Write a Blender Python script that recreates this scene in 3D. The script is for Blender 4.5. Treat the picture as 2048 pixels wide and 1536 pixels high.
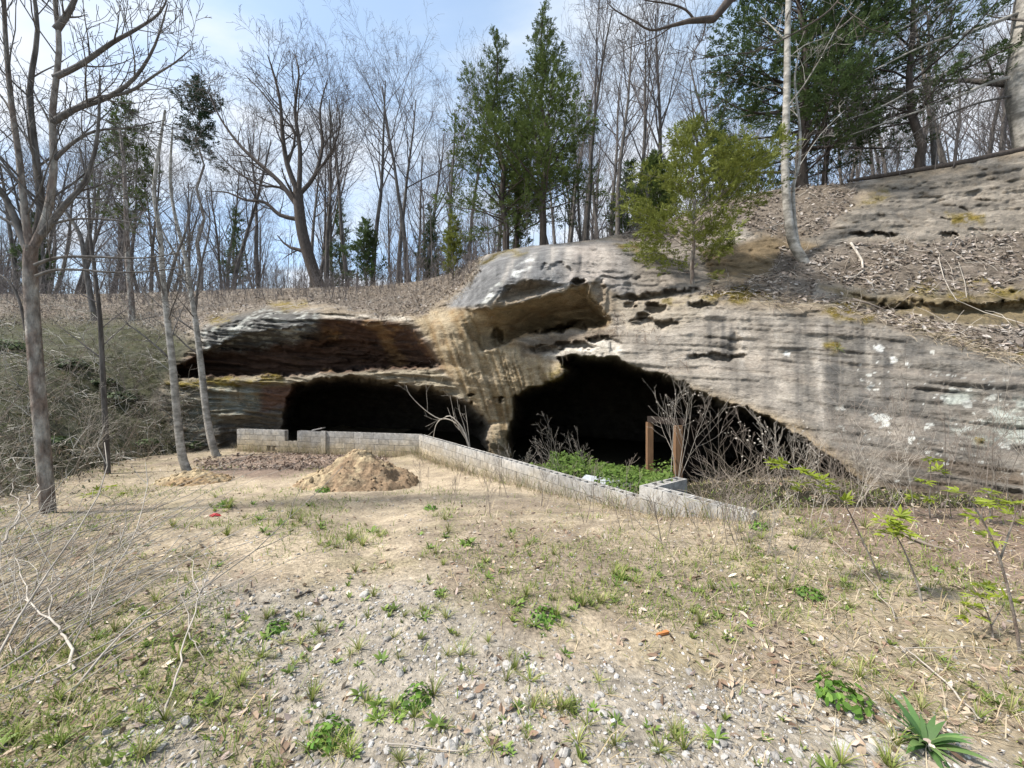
import bpy, math, random
import numpy as np
from mathutils import Vector

for o in list(bpy.data.objects):
    bpy.data.objects.remove(o, do_unlink=True)
SC = bpy.context.scene
COL = SC.collection
random.seed(7)
RNG = np.random.default_rng(11)

# ------------------------------------------------------------------ camera
EYE = 1.6
FPX = 772.0                      # focal length in photo pixels (photo 2048 x 1536)
cam_d = bpy.data.cameras.new('camera')
cam = bpy.data.objects.new('camera', cam_d)
COL.objects.link(cam)
cam.location = (0, 0, EYE)
cam.rotation_euler = (math.radians(90), 0, 0)
cam_d.sensor_width = 36
cam_d.lens = 36 * FPX / 2048
cam_d.clip_start = 0.05
cam_d.clip_end = 2000
SC.camera = cam

# ------------------------------------------------------------------ sun, sky, exposure
SUN_DIR = Vector((-0.60, -0.13, 0.79)).normalized()      # towards the sun: high, from the left
sun_d = bpy.data.lights.new('sun', 'SUN')
sun_d.energy = 4.0
sun_d.angle = math.radians(6.0)
sun_d.color = (1.0, 0.955, 0.89)
sun = bpy.data.objects.new('sun', sun_d)
COL.objects.link(sun)
sun.location = (-30, -25, 50)
sun.rotation_euler = (-SUN_DIR).to_track_quat('-Z', 'Y').to_euler()

W = bpy.data.worlds.new('World')
SC.world = W
W.use_nodes = True
nt = W.node_tree
nt.nodes.clear()
wo = nt.nodes.new('ShaderNodeOutputWorld')
bg = nt.nodes.new('ShaderNodeBackground')
bg.inputs['Strength'].default_value = 0.15
sky = nt.nodes.new('ShaderNodeTexSky')
sky.sky_type = 'NISHITA'
sky.sun_disc = False
sky.sun_elevation = math.asin(SUN_DIR.z)
sky.sun_rotation = math.atan2(SUN_DIR.x, SUN_DIR.y)
sky.air_density = 1.0
sky.dust_density = 1.5
sky.ozone_density = 1.6
# clouds: noise over the view direction projected on a cloud deck
tc = nt.nodes.new('ShaderNodeTexCoord')
sep = nt.nodes.new('ShaderNodeSeparateXYZ')
nt.links.new(tc.outputs['Generated'], sep.inputs[0])
zc = nt.nodes.new('ShaderNodeMath'); zc.operation = 'ADD'; zc.inputs[1].default_value = 0.22
nt.links.new(sep.outputs['Z'], zc.inputs[0])
zm = nt.nodes.new('ShaderNodeMath'); zm.operation = 'MAXIMUM'; zm.inputs[1].default_value = 0.05
nt.links.new(zc.outputs[0], zm.inputs[0])
dv = nt.nodes.new('ShaderNodeVectorMath'); dv.operation = 'DIVIDE'
cz = nt.nodes.new('ShaderNodeCombineXYZ')
for i in range(3):
    nt.links.new(zm.outputs[0], cz.inputs[i])
nt.links.new(tc.outputs['Generated'], dv.inputs[0])
nt.links.new(cz.outputs[0], dv.inputs[1])
mp = nt.nodes.new('ShaderNodeMapping')
mp.inputs['Location'].default_value = (3.3, -5.1, 0.0)
mp.inputs['Scale'].default_value = (0.8, 1.25, 0.0)
nt.links.new(dv.outputs[0], mp.inputs[0])
n1 = nt.nodes.new('ShaderNodeTexNoise')
n1.inputs['Scale'].default_value = 1.5
n1.inputs['Detail'].default_value = 7
n1.inputs['Roughness'].default_value = 0.5
n1.inputs['Distortion'].default_value = 0.35
nt.links.new(mp.outputs[0], n1.inputs['Vector'])
cr = nt.nodes.new('ShaderNodeMapRange')
cr.interpolation_type = 'SMOOTHSTEP'
cr.inputs['From Min'].default_value = 0.40
cr.inputs['From Max'].default_value = 0.64
cr.inputs['To Min'].default_value = 0.36
cr.inputs['To Max'].default_value = 0.95
nt.links.new(n1.outputs['Fac'], cr.inputs['Value'])
cmix = nt.nodes.new('ShaderNodeMix'); cmix.data_type = 'RGBA'
tint = nt.nodes.new('ShaderNodeMix'); tint.data_type = 'RGBA'
tint.inputs['A'].default_value = (2.0, 3.2, 4.2, 1)       # thin veil
tint.inputs['B'].default_value = (3.75, 3.85, 4.05, 1)      # thick cloud
nt.links.new(cr.outputs[0], tint.inputs['Factor'])
nt.links.new(tint.outputs['Result'], cmix.inputs['B'])
nt.links.new(cr.outputs[0], cmix.inputs['Factor'])
nt.links.new(sky.outputs[0], cmix.inputs['A'])
nt.links.new(cmix.outputs['Result'], bg.inputs['Color'])
nt.links.new(bg.outputs[0], wo.inputs[0])

SC.view_settings.view_transform = 'Standard'
SC.view_settings.look = 'None'
SC.view_settings.gamma = 1.0
SC.view_settings.exposure = 0.9
SC.view_settings.use_curve_mapping = False
SC.render.engine = 'CYCLES'
SC.cycles.max_bounces = 6
SC.cycles.diffuse_bounces = 3
SC.cycles.transmission_bounces = 3
SC.cycles.transparent_max_bounces = 4

# ------------------------------------------------------------------ numpy helpers
def ss(a, b, x):
    t = np.clip((x - a) / (b - a), 0, 1)
    return t * t * (3 - 2 * t)

def _hash(ix, iy, iz, seed):
    h = (ix.astype(np.uint32) * np.uint32(374761393) + iy.astype(np.uint32) * np.uint32(668265263)
         + iz.astype(np.uint32) * np.uint32(2147483647) + np.uint32(seed * 974711 % 4294967295))
    h = (h ^ (h >> np.uint32(13))) * np.uint32(1274126177)
    h = h ^ (h >> np.uint32(16))
    return (h & np.uint32(0xffff)).astype(np.float32) / 32767.5 - 1.0

def vnoise(x, y, z, seed=0):
    x = np.asarray(x, np.float32); y = np.asarray(y, np.float32); z = np.asarray(z, np.float32)
    x, y, z = np.broadcast_arrays(x, y, z)
    fx, fy, fz = np.floor(x), np.floor(y), np.floor(z)
    ix, iy, iz = fx.astype(np.int64), fy.astype(np.int64), fz.astype(np.int64)
    u, v, w = x - fx, y - fy, z - fz
    u = u * u * (3 - 2 * u); v = v * v * (3 - 2 * v); w = w * w * (3 - 2 * w)
    def H(a, b, c):
        return _hash(ix + a, iy + b, iz + c, seed)
    x00 = H(0, 0, 0) * (1 - u) + H(1, 0, 0) * u
    x10 = H(0, 1, 0) * (1 - u) + H(1, 1, 0) * u
    x01 = H(0, 0, 1) * (1 - u) + H(1, 0, 1) * u
    x11 = H(0, 1, 1) * (1 - u) + H(1, 1, 1) * u
    a = x00 * (1 - v) + x10 * v
    b = x01 * (1 - v) + x11 * v
    return a * (1 - w) + b * w

def fbm(x, y, z, oct=4, seed=0, gain=0.5):
    s = 0; a = 1.0; t = 0; f = 1.0
    for i in range(oct):
        s = s + a * vnoise(np.asarray(x) * f, np.asarray(y) * f, np.asarray(z) * f, seed + i * 17)
        t += a; a *= gain; f *= 2.03
    return s / t

def sdf(px, py, poly):
    """signed distance to a polygon, positive inside"""
    px = np.asarray(px, float); py = np.asarray(py, float)
    d = np.full(px.shape, 1e9); inside = np.zeros(px.shape, bool)
    n = len(poly)
    for i in range(n):
        ax, ay = poly[i]; bx, by = poly[(i + 1) % n]
        ex, ey = bx - ax, by - ay
        t = np.clip(((px - ax) * ex + (py - ay) * ey) / (ex * ex + ey * ey + 1e-9), 0, 1)
        d = np.minimum(d, np.hypot(px - ax - t * ex, py - ay - t * ey))
        c = ((ay > py) != (by > py))
        xi = (bx - ax) * (py - ay) / ((by - ay) if by != ay else 1e-9) + ax
        inside ^= c & (px < xi)
    return np.where(inside, d, -d)

def pt(px, py, Y):
    """photo pixel + real distance -> world point"""
    return np.array([(px - 1024) / FPX * Y, Y, EYE - (py - 768) / FPX * Y])

# ------------------------------------------------------------------ mesh helpers
def make_mesh(name, V, F, col=None, smooth=False):
    """V (n,3); F list of (m,k) index arrays"""
    me = bpy.data.meshes.new(name)
    V = np.asarray(V, np.float32)
    if isinstance(F, np.ndarray):
        F = [F]
    F = [np.asarray(f, np.int32) for f in F if len(f)]
    me.vertices.add(len(V))
    me.vertices.foreach_set('co', V.ravel())
    li = np.concatenate([f.ravel() for f in F]) if F else np.zeros(0, np.int32)
    tot = np.concatenate([np.full(len(f), f.shape[1], np.int32) for f in F])
    st = np.concatenate([[0], np.cumsum(tot)[:-1]]).astype(np.int32)
    me.loops.add(len(li)); me.loops.foreach_set('vertex_index', li)
    me.polygons.add(len(tot))
    me.polygons.foreach_set('loop_start', st)
    me.polygons.foreach_set('loop_total', tot)
    me.polygons.foreach_set('use_smooth', np.full(len(tot), bool(smooth)))
    me.update(calc_edges=True)
    if col is not None:
        a = me.color_attributes.new('Col', 'FLOAT_COLOR', 'POINT')
        c = np.ones((len(V), 4), np.float32); c[:, :3] = col
        a.data.foreach_set('color', c.ravel())
    return me

def link(name, me, mat=None, parent=None, loc=None):
    o = bpy.data.objects.new(name, me)
    COL.objects.link(o)
    if mat is not None and me is not None and not me.materials:
        me.materials.append(mat)
    if parent is not None:
        o.parent = parent
    if loc is not None:
        o.location = loc
    return o

def tag(o, label=None, cat=None, group=None, kind=None):
    if label: o['label'] = label
    if cat: o['category'] = cat
    if group: o['group'] = group
    if kind: o['kind'] = kind
    return o

def thing(name, label, cat, loc=(0, 0, 0), group=None):
    o = bpy.data.objects.new(name, None)
    o.empty_display_size = 0.2
    COL.objects.link(o)
    o.location = loc
    return tag(o, label, cat, group)

def copy_tree(root, loc, rz=0.0, sc=1.0, label=None):
    r = root.copy(); COL.objects.link(r)
    r.location = loc; r.rotation_euler = (0, 0, rz); r.scale = (sc, sc, sc) if not hasattr(sc, '__len__') else sc
    if label: r['label'] = label
    for ch in root.children:
        c = ch.copy(); COL.objects.link(c); c.parent = r
    return r

class Tubes:
    """collects polylines and sweeps them all at once"""
    def __init__(self):
        self.g = {}
    def add(self, pts, rad, sides=4, col=None):
        self.g.setdefault((len(pts), sides), []).append((pts, rad, col))
    def build(self):
        VV, QQ, CC = [], [], []; off = 0
        for (k, s), L in self.g.items():
            P = np.array([l[0] for l in L], float); R = np.array([l[1] for l in L], float)
            n = len(L)
            T = np.empty_like(P)
            T[:, 1:-1] = P[:, 2:] - P[:, :-2]; T[:, 0] = P[:, 1] - P[:, 0]; T[:, -1] = P[:, -1] - P[:, -2]
            T /= np.linalg.norm(T, axis=2, keepdims=True) + 1e-9
            D = P[:, -1] - P[:, 0]
            ref = np.where((np.abs(D[:, 2:3]) > 0.75 * np.linalg.norm(D, axis=1, keepdims=True)), np.array([[1.0, 0.13, 0]]), np.array([[0.1, 0.05, 1.0]]))
            ref = np.repeat(ref[:, None, :], k, 1)
            N = ref - T * np.sum(ref * T, 2, keepdims=True)
            N /= np.linalg.norm(N, axis=2, keepdims=True) + 1e-9
            B = np.cross(T, N)
            a = np.arange(s) * 2 * np.pi / s
            V = P[:, :, None, :] + R[:, :, None, None] * (np.cos(a)[None, None, :, None] * N[:, :, None, :] + np.sin(a)[None, None, :, None] * B[:, :, None, :])
            VV.append(V.reshape(-1, 3))
            i = np.arange(n)[:, None, None]; j = np.arange(k - 1)[None, :, None]; m = np.arange(s)[None, None, :]
            base = i * k * s
            q = np.stack([base + j * s + m, base + j * s + (m + 1) % s, base + (j + 1) * s + (m + 1) % s, base + (j + 1) * s + m], -1)
            QQ.append(q.reshape(-1, 4) + off)
            if L[0][2] is not None:
                CC.append(np.repeat(np.array([l[2] for l in L], float), k * s, 0))
            off += n * k * s
        V = np.concatenate(VV); Q = np.concatenate(QQ)
        return V, Q, (np.concatenate(CC) if CC else None)
    def mesh(self, name, smooth=True):
        V, Q, C = self.build()
        return make_mesh(name, V, Q, C, smooth)

def rotmats(nrm, yaw):
    """frames whose z is nrm, spun by yaw"""
    n = nrm / (np.linalg.norm(nrm, axis=1, keepdims=True) + 1e-9)
    ref = np.where(np.abs(n[:, 2:3]) > 0.9, np.array([[1.0, 0, 0]]), np.array([[0, 0, 1.0]]))
    x = np.cross(ref, n); x /= np.linalg.norm(x, axis=1, keepdims=True) + 1e-9
    y = np.cross(n, x)
    c, s = np.cos(yaw)[:, None], np.sin(yaw)[:, None]
    return np.stack([x * c + y * s, -x * s + y * c, n], 2)      # columns are axes

def instances(tV, tF, pos, R, sc, col=None):
    """bake many copies of a small template into arrays"""
    n, m = len(pos), len(tV)
    sc = np.asarray(sc, float)
    if sc.ndim == 1:
        sc = np.repeat(sc[:, None], 3, 1)
    V = np.einsum('nij,nmj->nmi', R, tV[None] * sc[:, None, :]) + pos[:, None, :]
    F = (np.asarray(tF)[None] + (np.arange(n) * m)[:, None, None]).reshape(-1, np.asarray(tF).shape[1])
    C = None if col is None else np.repeat(col, m, 0)
    return V.reshape(-1, 3), F, C

def merge(parts):
    VV, FF, CC, off = [], [], [], 0
    for V, F, C in parts:
        VV.append(V); FF.append(np.asarray(F) + off); off += len(V)
        if C is not None: CC.append(C)
    ks = sorted({f.shape[1] for f in FF})
    return np.concatenate(VV), [np.concatenate([f for f in FF if f.shape[1] == k]) for k in ks], (np.concatenate(CC) if CC else None)

# ------------------------------------------------------------------ materials
def material(name, color=(0.5, 0.5, 0.5), rough=0.9, attr=False, var=0.25, scale=8.0, stretch=(1, 1, 1), bump=0.0,
             bscale=40.0, trans=0.0, rnd=0.0, spec=0.25, dark=None, world=False, bdist=0.02):
    m = bpy.data.materials.new(name); m.use_nodes = True
    t = m.node_tree; b = t.nodes['Principled BSDF']; out = t.nodes['Material Output']
    b.inputs['Roughness'].default_value = rough
    b.inputs['Specular IOR Level'].default_value = spec
    if world:
        g = t.nodes.new('ShaderNodeNewGeometry'); vec = g.outputs['Position']
    else:
        g = t.nodes.new('ShaderNodeTexCoord'); vec = g.outputs['Object']
    mp = t.nodes.new('ShaderNodeMapping'); mp.inputs['Scale'].default_value = stretch
    t.links.new(vec, mp.inputs[0])
    n = t.nodes.new('ShaderNodeTexNoise'); n.inputs['Scale'].default_value = scale
    n.inputs['Detail'].default_value = 6; n.inputs['Roughness'].default_value = 0.62
    t.links.new(mp.outputs[0], n.inputs['Vector'])
    mr = t.nodes.new('ShaderNodeMapRange')
    mr.inputs['From Min'].default_value = 0.3; mr.inputs['From Max'].default_value = 0.7
    mr.inputs['To Min'].default_value = 1 - var; mr.inputs['To Max'].default_value = 1 + var
    t.links.new(n.outputs['Fac'], mr.inputs['Value'])
    val = mr.outputs[0]
    if rnd:
        oi = t.nodes.new('ShaderNodeObjectInfo')
        mr2 = t.nodes.new('ShaderNodeMapRange'); mr2.inputs['To Min'].default_value = 1 - rnd; mr2.inputs['To Max'].default_value = 1 + rnd
        t.links.new(oi.outputs['Random'], mr2.inputs['Value'])
        mu = t.nodes.new('ShaderNodeMath'); mu.operation = 'MULTIPLY'
        t.links.new(val, mu.inputs[0]); t.links.new(mr2.outputs[0], mu.inputs[1]); val = mu.outputs[0]
    vm = t.nodes.new('ShaderNodeVectorMath'); vm.operation = 'SCALE'
    if attr:
        a = t.nodes.new('ShaderNodeAttribute'); a.attribute_name = 'Col'
        t.links.new(a.outputs['Color'], vm.inputs[0])
    elif dark is not None:
        mx = t.nodes.new('ShaderNodeMix'); mx.data_type = 'RGBA'
        mx.inputs['A'].default_value = (*color, 1); mx.inputs['B'].default_value = (*dark, 1)
        n2 = t.nodes.new('ShaderNodeTexNoise'); n2.inputs['Scale'].default_value = scale * 0.37; n2.inputs['Detail'].default_value = 4
        t.links.new(mp.outputs[0], n2.inputs['Vector'])
        m3 = t.nodes.new('ShaderNodeMapRange'); m3.inputs['From Min'].default_value = 0.42; m3.inputs['From Max'].default_value = 0.62
        t.links.new(n2.outputs['Fac'], m3.inputs['Value']); t.links.new(m3.outputs[0], mx.inputs['Factor'])
        t.links.new(mx.outputs['Result'], vm.inputs[0])
    else:
        vm.inputs[0].default_value = color
    t.links.new(val, vm.inputs['Scale'])
    t.links.new(vm.outputs[0], b.inputs['Base Color'])
    if bump:
        nb = t.nodes.new('ShaderNodeTexNoise'); nb.inputs['Scale'].default_value = bscale
        nb.inputs['Detail'].default_value = 8; nb.inputs['Roughness'].default_value = 0.65
        t.links.new(mp.outputs[0], nb.inputs['Vector'])
        bp = t.nodes.new('ShaderNodeBump'); bp.inputs['Strength'].default_value = bump; bp.inputs['Distance'].default_value = bdist
        t.links.new(nb.outputs['Fac'], bp.inputs['Height']); t.links.new(bp.outputs[0], b.inputs['Normal'])
    if trans:
        tr = t.nodes.new('ShaderNodeBsdfTranslucent'); t.links.new(vm.outputs[0], tr.inputs['Color'])
        ms = t.nodes.new('ShaderNodeMixShader'); ms.inputs[0].default_value = trans
        t.links.new(b.outputs[0], ms.inputs[1]); t.links.new(tr.outputs[0], ms.inputs[2]); t.links.new(ms.outputs[0], out.inputs['Surface'])
    return m

def rock_material():
    m = bpy.data.materials.new('sandstone'); m.use_nodes = True
    t = m.node_tree; b = t.nodes['Principled BSDF']
    b.inputs['Roughness'].default_value = 0.95; b.inputs['Specular IOR Level'].default_value = 0.15
    g = t.nodes.new('ShaderNodeNewGeometry')
    def noise(scale, stretch, detail=8, rough=.65, dist=0.0):
        mp = t.nodes.new('ShaderNodeMapping'); mp.inputs['Scale'].default_value = stretch; t.links.new(g.outputs['Position'], mp.inputs[0])
        n = t.nodes.new('ShaderNodeTexNoise'); n.inputs['Scale'].default_value = scale; n.inputs['Detail'].default_value = detail
        n.inputs['Roughness'].default_value = rough; n.inputs['Distortion'].default_value = dist
        t.links.new(mp.outputs[0], n.inputs['Vector']); return n.outputs['Fac']
    def rng_(v, a, b_, c, d):
        r = t.nodes.new('ShaderNodeMapRange'); r.inputs['From Min'].default_value = a; r.inputs['From Max'].default_value = b_
        r.inputs['To Min'].default_value = c; r.inputs['To Max'].default_value = d; t.links.new(v, r.inputs['Value']); return r.outputs[0]
    def op(k, a, b_):
        n = t.nodes.new('ShaderNodeMath'); n.operation = k
        for i, v in enumerate((a, b_)):
            if isinstance(v, float): n.inputs[i].default_value = v
            else: t.links.new(v, n.inputs[i])
        return n.outputs[0]
    bed = noise(4.0, (.9, .9, 4.2), 9, .7, .6)          # thin bedding
    grain = noise(22.0, (1, 1, 1.6), 8, .75)            # sandy grain
    blotch = noise(2.2, (1, 1, 1.4), 10, .7)            # weathering blotches
    vo = t.nodes.new('ShaderNodeTexVoronoi'); vo.inputs['Scale'].default_value = 9.0
    mpv = t.nodes.new('ShaderNodeMapping'); mpv.inputs['Scale'].default_value = (1, 1, 2.2); t.links.new(g.outputs['Position'], mpv.inputs[0]); t.links.new(mpv.outputs[0], vo.inputs['Vector'])
    pits = rng_(vo.outputs['Distance'], .0, .32, 0.0, 1.0)
    v = op('MULTIPLY', rng_(bed, .36, .66, .82, 1.12), rng_(grain, .3, .7, .66, 1.34))
    v = op('MULTIPLY', v, rng_(blotch, .34, .66, .68, 1.28))
    a = t.nodes.new('ShaderNodeAttribute'); a.attribute_name = 'Col'
    vm = t.nodes.new('ShaderNodeVectorMath'); vm.operation = 'SCALE'
    t.links.new(a.outputs['Color'], vm.inputs[0]); t.links.new(v, vm.inputs['Scale']); t.links.new(vm.outputs[0], b.inputs['Base Color'])
    h = op('ADD', op('MULTIPLY', bed, .65), op('ADD', op('MULTIPLY', grain, .45), op('ADD', op('MULTIPLY', blotch, .8), op('MULTIPLY', pits, .10))))
    bp = t.nodes.new('ShaderNodeBump'); bp.inputs['Strength'].default_value = 1.0; bp.inputs['Distance'].default_value = .11
    t.links.new(h, bp.inputs['Height']); t.links.new(bp.outputs[0], b.inputs['Normal'])
    return m
M_ROCK = rock_material()
M_GROUND = material('soil', attr=True, rough=1.0, var=0.42, scale=26.0, bump=0.9, bscale=30.0, world=True, bdist=0.03, spec=0.1)
M_MOUND = material('dug_soil', attr=True, rough=1.0, var=0.4, scale=14.0, bump=1.0, bscale=18.0, world=True, bdist=0.05, spec=0.1)
M_BLOCK = None
M_STUFF = material('leaf_litter', attr=True, rough=0.9, var=0.2, scale=30, spec=0.15)
M_LEAFY = material('green_blades', attr=True, rough=0.7, var=0.12, scale=10, trans=0.35, spec=0.3)
M_STONE = material('limestone_pebble', attr=True, rough=0.9, var=0.25, scale=40, bump=0.4, bscale=90, spec=0.2, bdist=0.004)
M_BARK_GREY = material('grey_bark', (0.125, 0.112, 0.10), var=0.4, scale=9, stretch=(2, 2, 0.5), bump=0.5, bscale=16, dark=(0.07, 0.06, 0.052), rnd=0.25)
M_TWIG = material('grey_twigs', (0.115, 0.10, 0.095), var=0.2, scale=3, rnd=0.25)
M_BARK_DARK = material('dark_bark', (0.075, 0.06, 0.05), var=0.4, scale=9, stretch=(2, 2, 0.5), bump=0.6, bscale=16)
M_BARK_PALE = material('pale_bark', (0.36, 0.335, 0.295), var=0.4, scale=9, stretch=(1, 1, 1.6), bump=0.6, bscale=24, dark=(0.19, 0.175, 0.15))
M_BARK_BROWN = material('brown_bark', (0.17, 0.13, 0.105), var=0.55, scale=11, stretch=(1.5, 1.5, 0.6), bump=1.0, bscale=20, dark=(0.30, 0.275, 0.24), bdist=0.04)
M_DRY = material('dry_stalks', (0.21, 0.175, 0.145), var=0.3, scale=4, rnd=0.2)
M_CANE = material('bleached_canes', (0.33, 0.295, 0.25), var=0.35, scale=5, rnd=0.25)
M_CEDAR = material('cedar_green', (0.085, 0.115, 0.03), var=0.45, scale=1.3, trans=0.2, rough=0.8)
M_CEDARL = material('cedar_yellow_green', (0.17, 0.19, 0.04), var=0.35, scale=1.8, trans=0.25, rough=0.8)
M_HEM = material('hemlock_green', (0.068, 0.10, 0.034), var=0.45, scale=1.3, trans=0.2, rough=0.8)
M_PINE = material('dark_pine_green', (0.025, 0.045, 0.02), var=0.4, scale=1.5, trans=0.15, rough=0.8)

# ================================================================== rock cliff and hill
# control points: photo pixel and the real distance of the surface there
CTRL = [
 # hillside at the far left (brush)
 (-420,560,30),(-420,700,17),(-420,850,10),(-420,1000,6.6),(-420,1070,5.6),
 (-150,575,28),(-150,700,16),(-150,850,10),(-150,1000,6.8),(-150,1060,6.0),
 (0,585,26),(0,650,19),(0,720,14.5),(0,820,11),(0,920,8.8),(0,1000,7.2),(0,1045,6.4),
 (200,585,26),(200,640,20),(200,700,17.2),(200,800,15),(200,900,12.4),(200,980,10),(200,1015,9.0),
 (330,580,26),(330,640,19.5),(330,700,17.2),(330,800,15.8),(330,900,14.5),(330,975,12.8),
 (430,580,26),(430,610,21),(430,650,17.0),(430,700,16.6),(430,770,16.0),(430,850,15.9),(430,930,15.4),
 (520,576,26),(520,605,20),(520,630,16.6),(520,690,16.2),(520,760,15.4),(520,850,16.2),(520,930,16.0),
 (650,574,26),(650,597,20),(650,615,16.6),(650,640,15.4),(650,700,15.6),(650,752,14.9),(650,800,15.4),(650,930,15.6),
 (760,570,24),(760,600,18.5),(760,625,15.3),(760,650,14.6),(760,740,14.6),(760,800,14.6),(760,930,14.6),
 (840,562,21.5),(840,600,16.5),(840,628,13.2),(840,660,12.9),(840,730,13.6),(840,780,13.4),(840,930,14),
 # fluted pillar
 (900,548,19),(900,600,13.6),(880,650,11.9),(900,700,11.7),(920,760,11.8),(950,820,12.0),(990,880,12.0),(1000,930,12),
 (930,625,11.4),(970,660,11.5),(980,730,11.6),(1010,800,11.7),(1040,870,12.1),(1045,940,12.2),
 # boulder
 (960,512,16.2),(960,560,12.3),(950,605,10.8),(1010,500,15),(1000,545,11.4),(1010,572,10.6),
 (1060,492,14.5),(1060,530,11.3),(1060,560,10.5),(1120,486,14),(1120,520,11.5),(1130,575,10.4),
 (1190,480,13.8),(1190,530,11.6),(1190,590,10.4),(1250,466,15),(1260,505,12.4),(1260,550,11.2),(1250,600,10.6),
 (1330,440,15.6),(1340,500,12.7),(1340,550,11.2),(1330,585,10.6),
 (1060,640,11.2),(1060,700,11.2),(1060,760,11.3),(1130,690,10.7),(1130,730,10.4),(1210,660,10.2),(1220,700,9.5),(1230,730,9.3),
 # big right face
 (1300,620,10.1),(1300,690,9.2),(1330,750,8.7),(1400,600,9.8),(1400,650,9.3),(1400,780,8.2),
 (1500,600,9.5),(1500,640,9.0),(1500,720,8.4),(1500,820,7.5),(1600,620,8.9),(1600,660,8.5),(1600,760,7.8),(1600,860,7.0),
 (1700,632,8.5),(1700,680,8.0),(1700,800,7.1),(1700,930,6.2),(1800,660,7.9),(1800,720,7.4),(1800,850,6.4),(1800,980,5.7),(1800,1060,5.6),
 (1900,690,7.3),(1900,760,6.8),(1900,880,6.0),(1900,1000,5.45),(1900,1060,5.4),
 (2048,722,6.6),(2048,790,6.2),(2048,900,5.6),(2048,1000,5.2),(2048,1060,5.1),
 (2250,760,5.7),(2250,900,5.0),(2250,1080,4.6),(2520,800,4.9),(2520,950,4.5),(2520,1100,4.2),
 (1600,1060,6.6),(1400,1060,7.6),(1250,1000,9.0),
 # slopes above
 (1400,575,10.4),(1400,530,11.9),(1400,480,12.8),(1400,420,15.2),(1500,565,10.4),(1500,520,11.6),(1500,470,12.7),(1500,387,15.2),
 (1600,585,9.9),(1600,520,11.2),(1600,470,12.3),(1600,372,14.6),(1700,600,9.5),(1700,540,10.5),(1700,490,11.2),(1700,430,12.2),(1700,366,13.8),
 (1800,630,8.8),(1800,570,9.7),(1800,490,10.8),(1800,420,12.0),(1800,350,13.3),(1900,650,8.2),(1900,600,9.1),(1900,500,10.4),(1900,430,11.5),(1900,335,12.8),
 (2048,690,7.3),(2048,620,8.4),(2048,500,9.9),(2048,420,11),(2048,302,12.2),
 (2250,700,6.6),(2250,560,8.4),(2250,400,10),(2250,265,11.4),(2520,720,5.8),(2520,560,7.6),(2520,400,9.2),(2520,230,10.8),
]
CT = np.array(CTRL, float)
def _phi(r2):
    return 0.5 * r2 * np.log(r2 + 1e-9)
_cx, _cy = CT[:, 0] / 100, CT[:, 1] / 100 * 1.6
_K = _phi((_cx[:, None] - _cx) ** 2 + (_cy[:, None] - _cy) ** 2) + np.eye(len(CT)) * 0.02
_Pm = np.stack([np.ones(len(CT)), _cx, _cy], 1)
_A = np.block([[_K, _Pm], [_Pm.T, np.zeros((3, 3))]])
_w = np.linalg.solve(_A, np.concatenate([np.log(CT[:, 2]), np.zeros(3)]))

def tps(px, py):
    sh = px.shape
    x = (px / 100).ravel(); y = (py / 100 * 1.6).ravel()
    out = _w[-3] + _w[-2] * x + _w[-1] * y
    for i in range(len(CT)):
        out = out + _w[i] * _phi((x - _cx[i]) ** 2 + (y - _cy[i]) ** 2)
    return np.exp(out).reshape(sh)

CREST = np.array([(-420,560),(-150,575),(0,588),(200,588),(330,584),(430,581),(520,577),(650,575),(760,571),(840,562),(900,547),(960,513),(1010,500),(1060,492),(1120,487),(1190,479),(1250,465),(1330,441),(1420,408),(1500,388),(1560,378),(1600,374),(1700,366),(1800,350),(1900,334),(2048,302),(2250,265),(2520,230)], float)
BASE = np.array([(-420,1072),(-150,1062),(0,1048),(200,1018),(330,978),(430,936),(560,935),(1000,965),(1250,1030),(1400,1060),(1600,1062),(1800,1062),(2048,1064),(2520,1100)], float)
CAVE_L = [(568,812),(586,774),(636,754),(700,751),(764,760),(834,769),(890,782),(928,798),(952,816),(974,836),(982,852),(976,870),(978,892),(990,960),(552,960),(562,880)]
CAVE_R = [(1026,786),(1048,779),(1076,768),(1108,762),(1134,742),(1112,714),(1130,709),(1228,711),(1256,727),(1314,744),(1355,758),(1400,785),(1450,806),(1502,818),(1562,846),(1622,886),(1682,928),(1742,980),(1768,1015),(1690,1080),(1030,1080),(1024,920),(1012,880),(1014,850),(1024,830)]
RECESS = [(345,735),(400,700),(470,668),(560,650),(660,638),(760,640),(818,650),(850,672),(876,705),(886,730),(870,737),(700,744),(600,752),(430,757),(345,756)]
CEIL = [(905,620),(1005,614),(1060,600),(1130,580),(1150,568),(1175,568),(1192,602),(1215,628),(1222,645),(1206,656),(1130,660),(1060,668),(1000,692),(965,700),(935,668)]
HOLLOW = [(992,606),(1000,586),(1016,573),(1051,563),(1092,559),(1120,566),(1129,576),(1080,592),(1030,607)]
SLIT = [(1075,664),(1120,649),(1160,641),(1211,640),(1216,653),(1150,660)]
UNDER = [(1225,600),(1260,588),(1330,580),(1400,572),(1412,584),(1340,596),(1270,608)]
BAND = [(1690,586),(1760,598),(1900,606),(2300,590),(2300,640),(1950,650),(1850,640),(1750,626)]
SIDE = [(430,842),(500,826),(560,815),(585,830),(585,935),(470,935),(440,905)]
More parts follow.
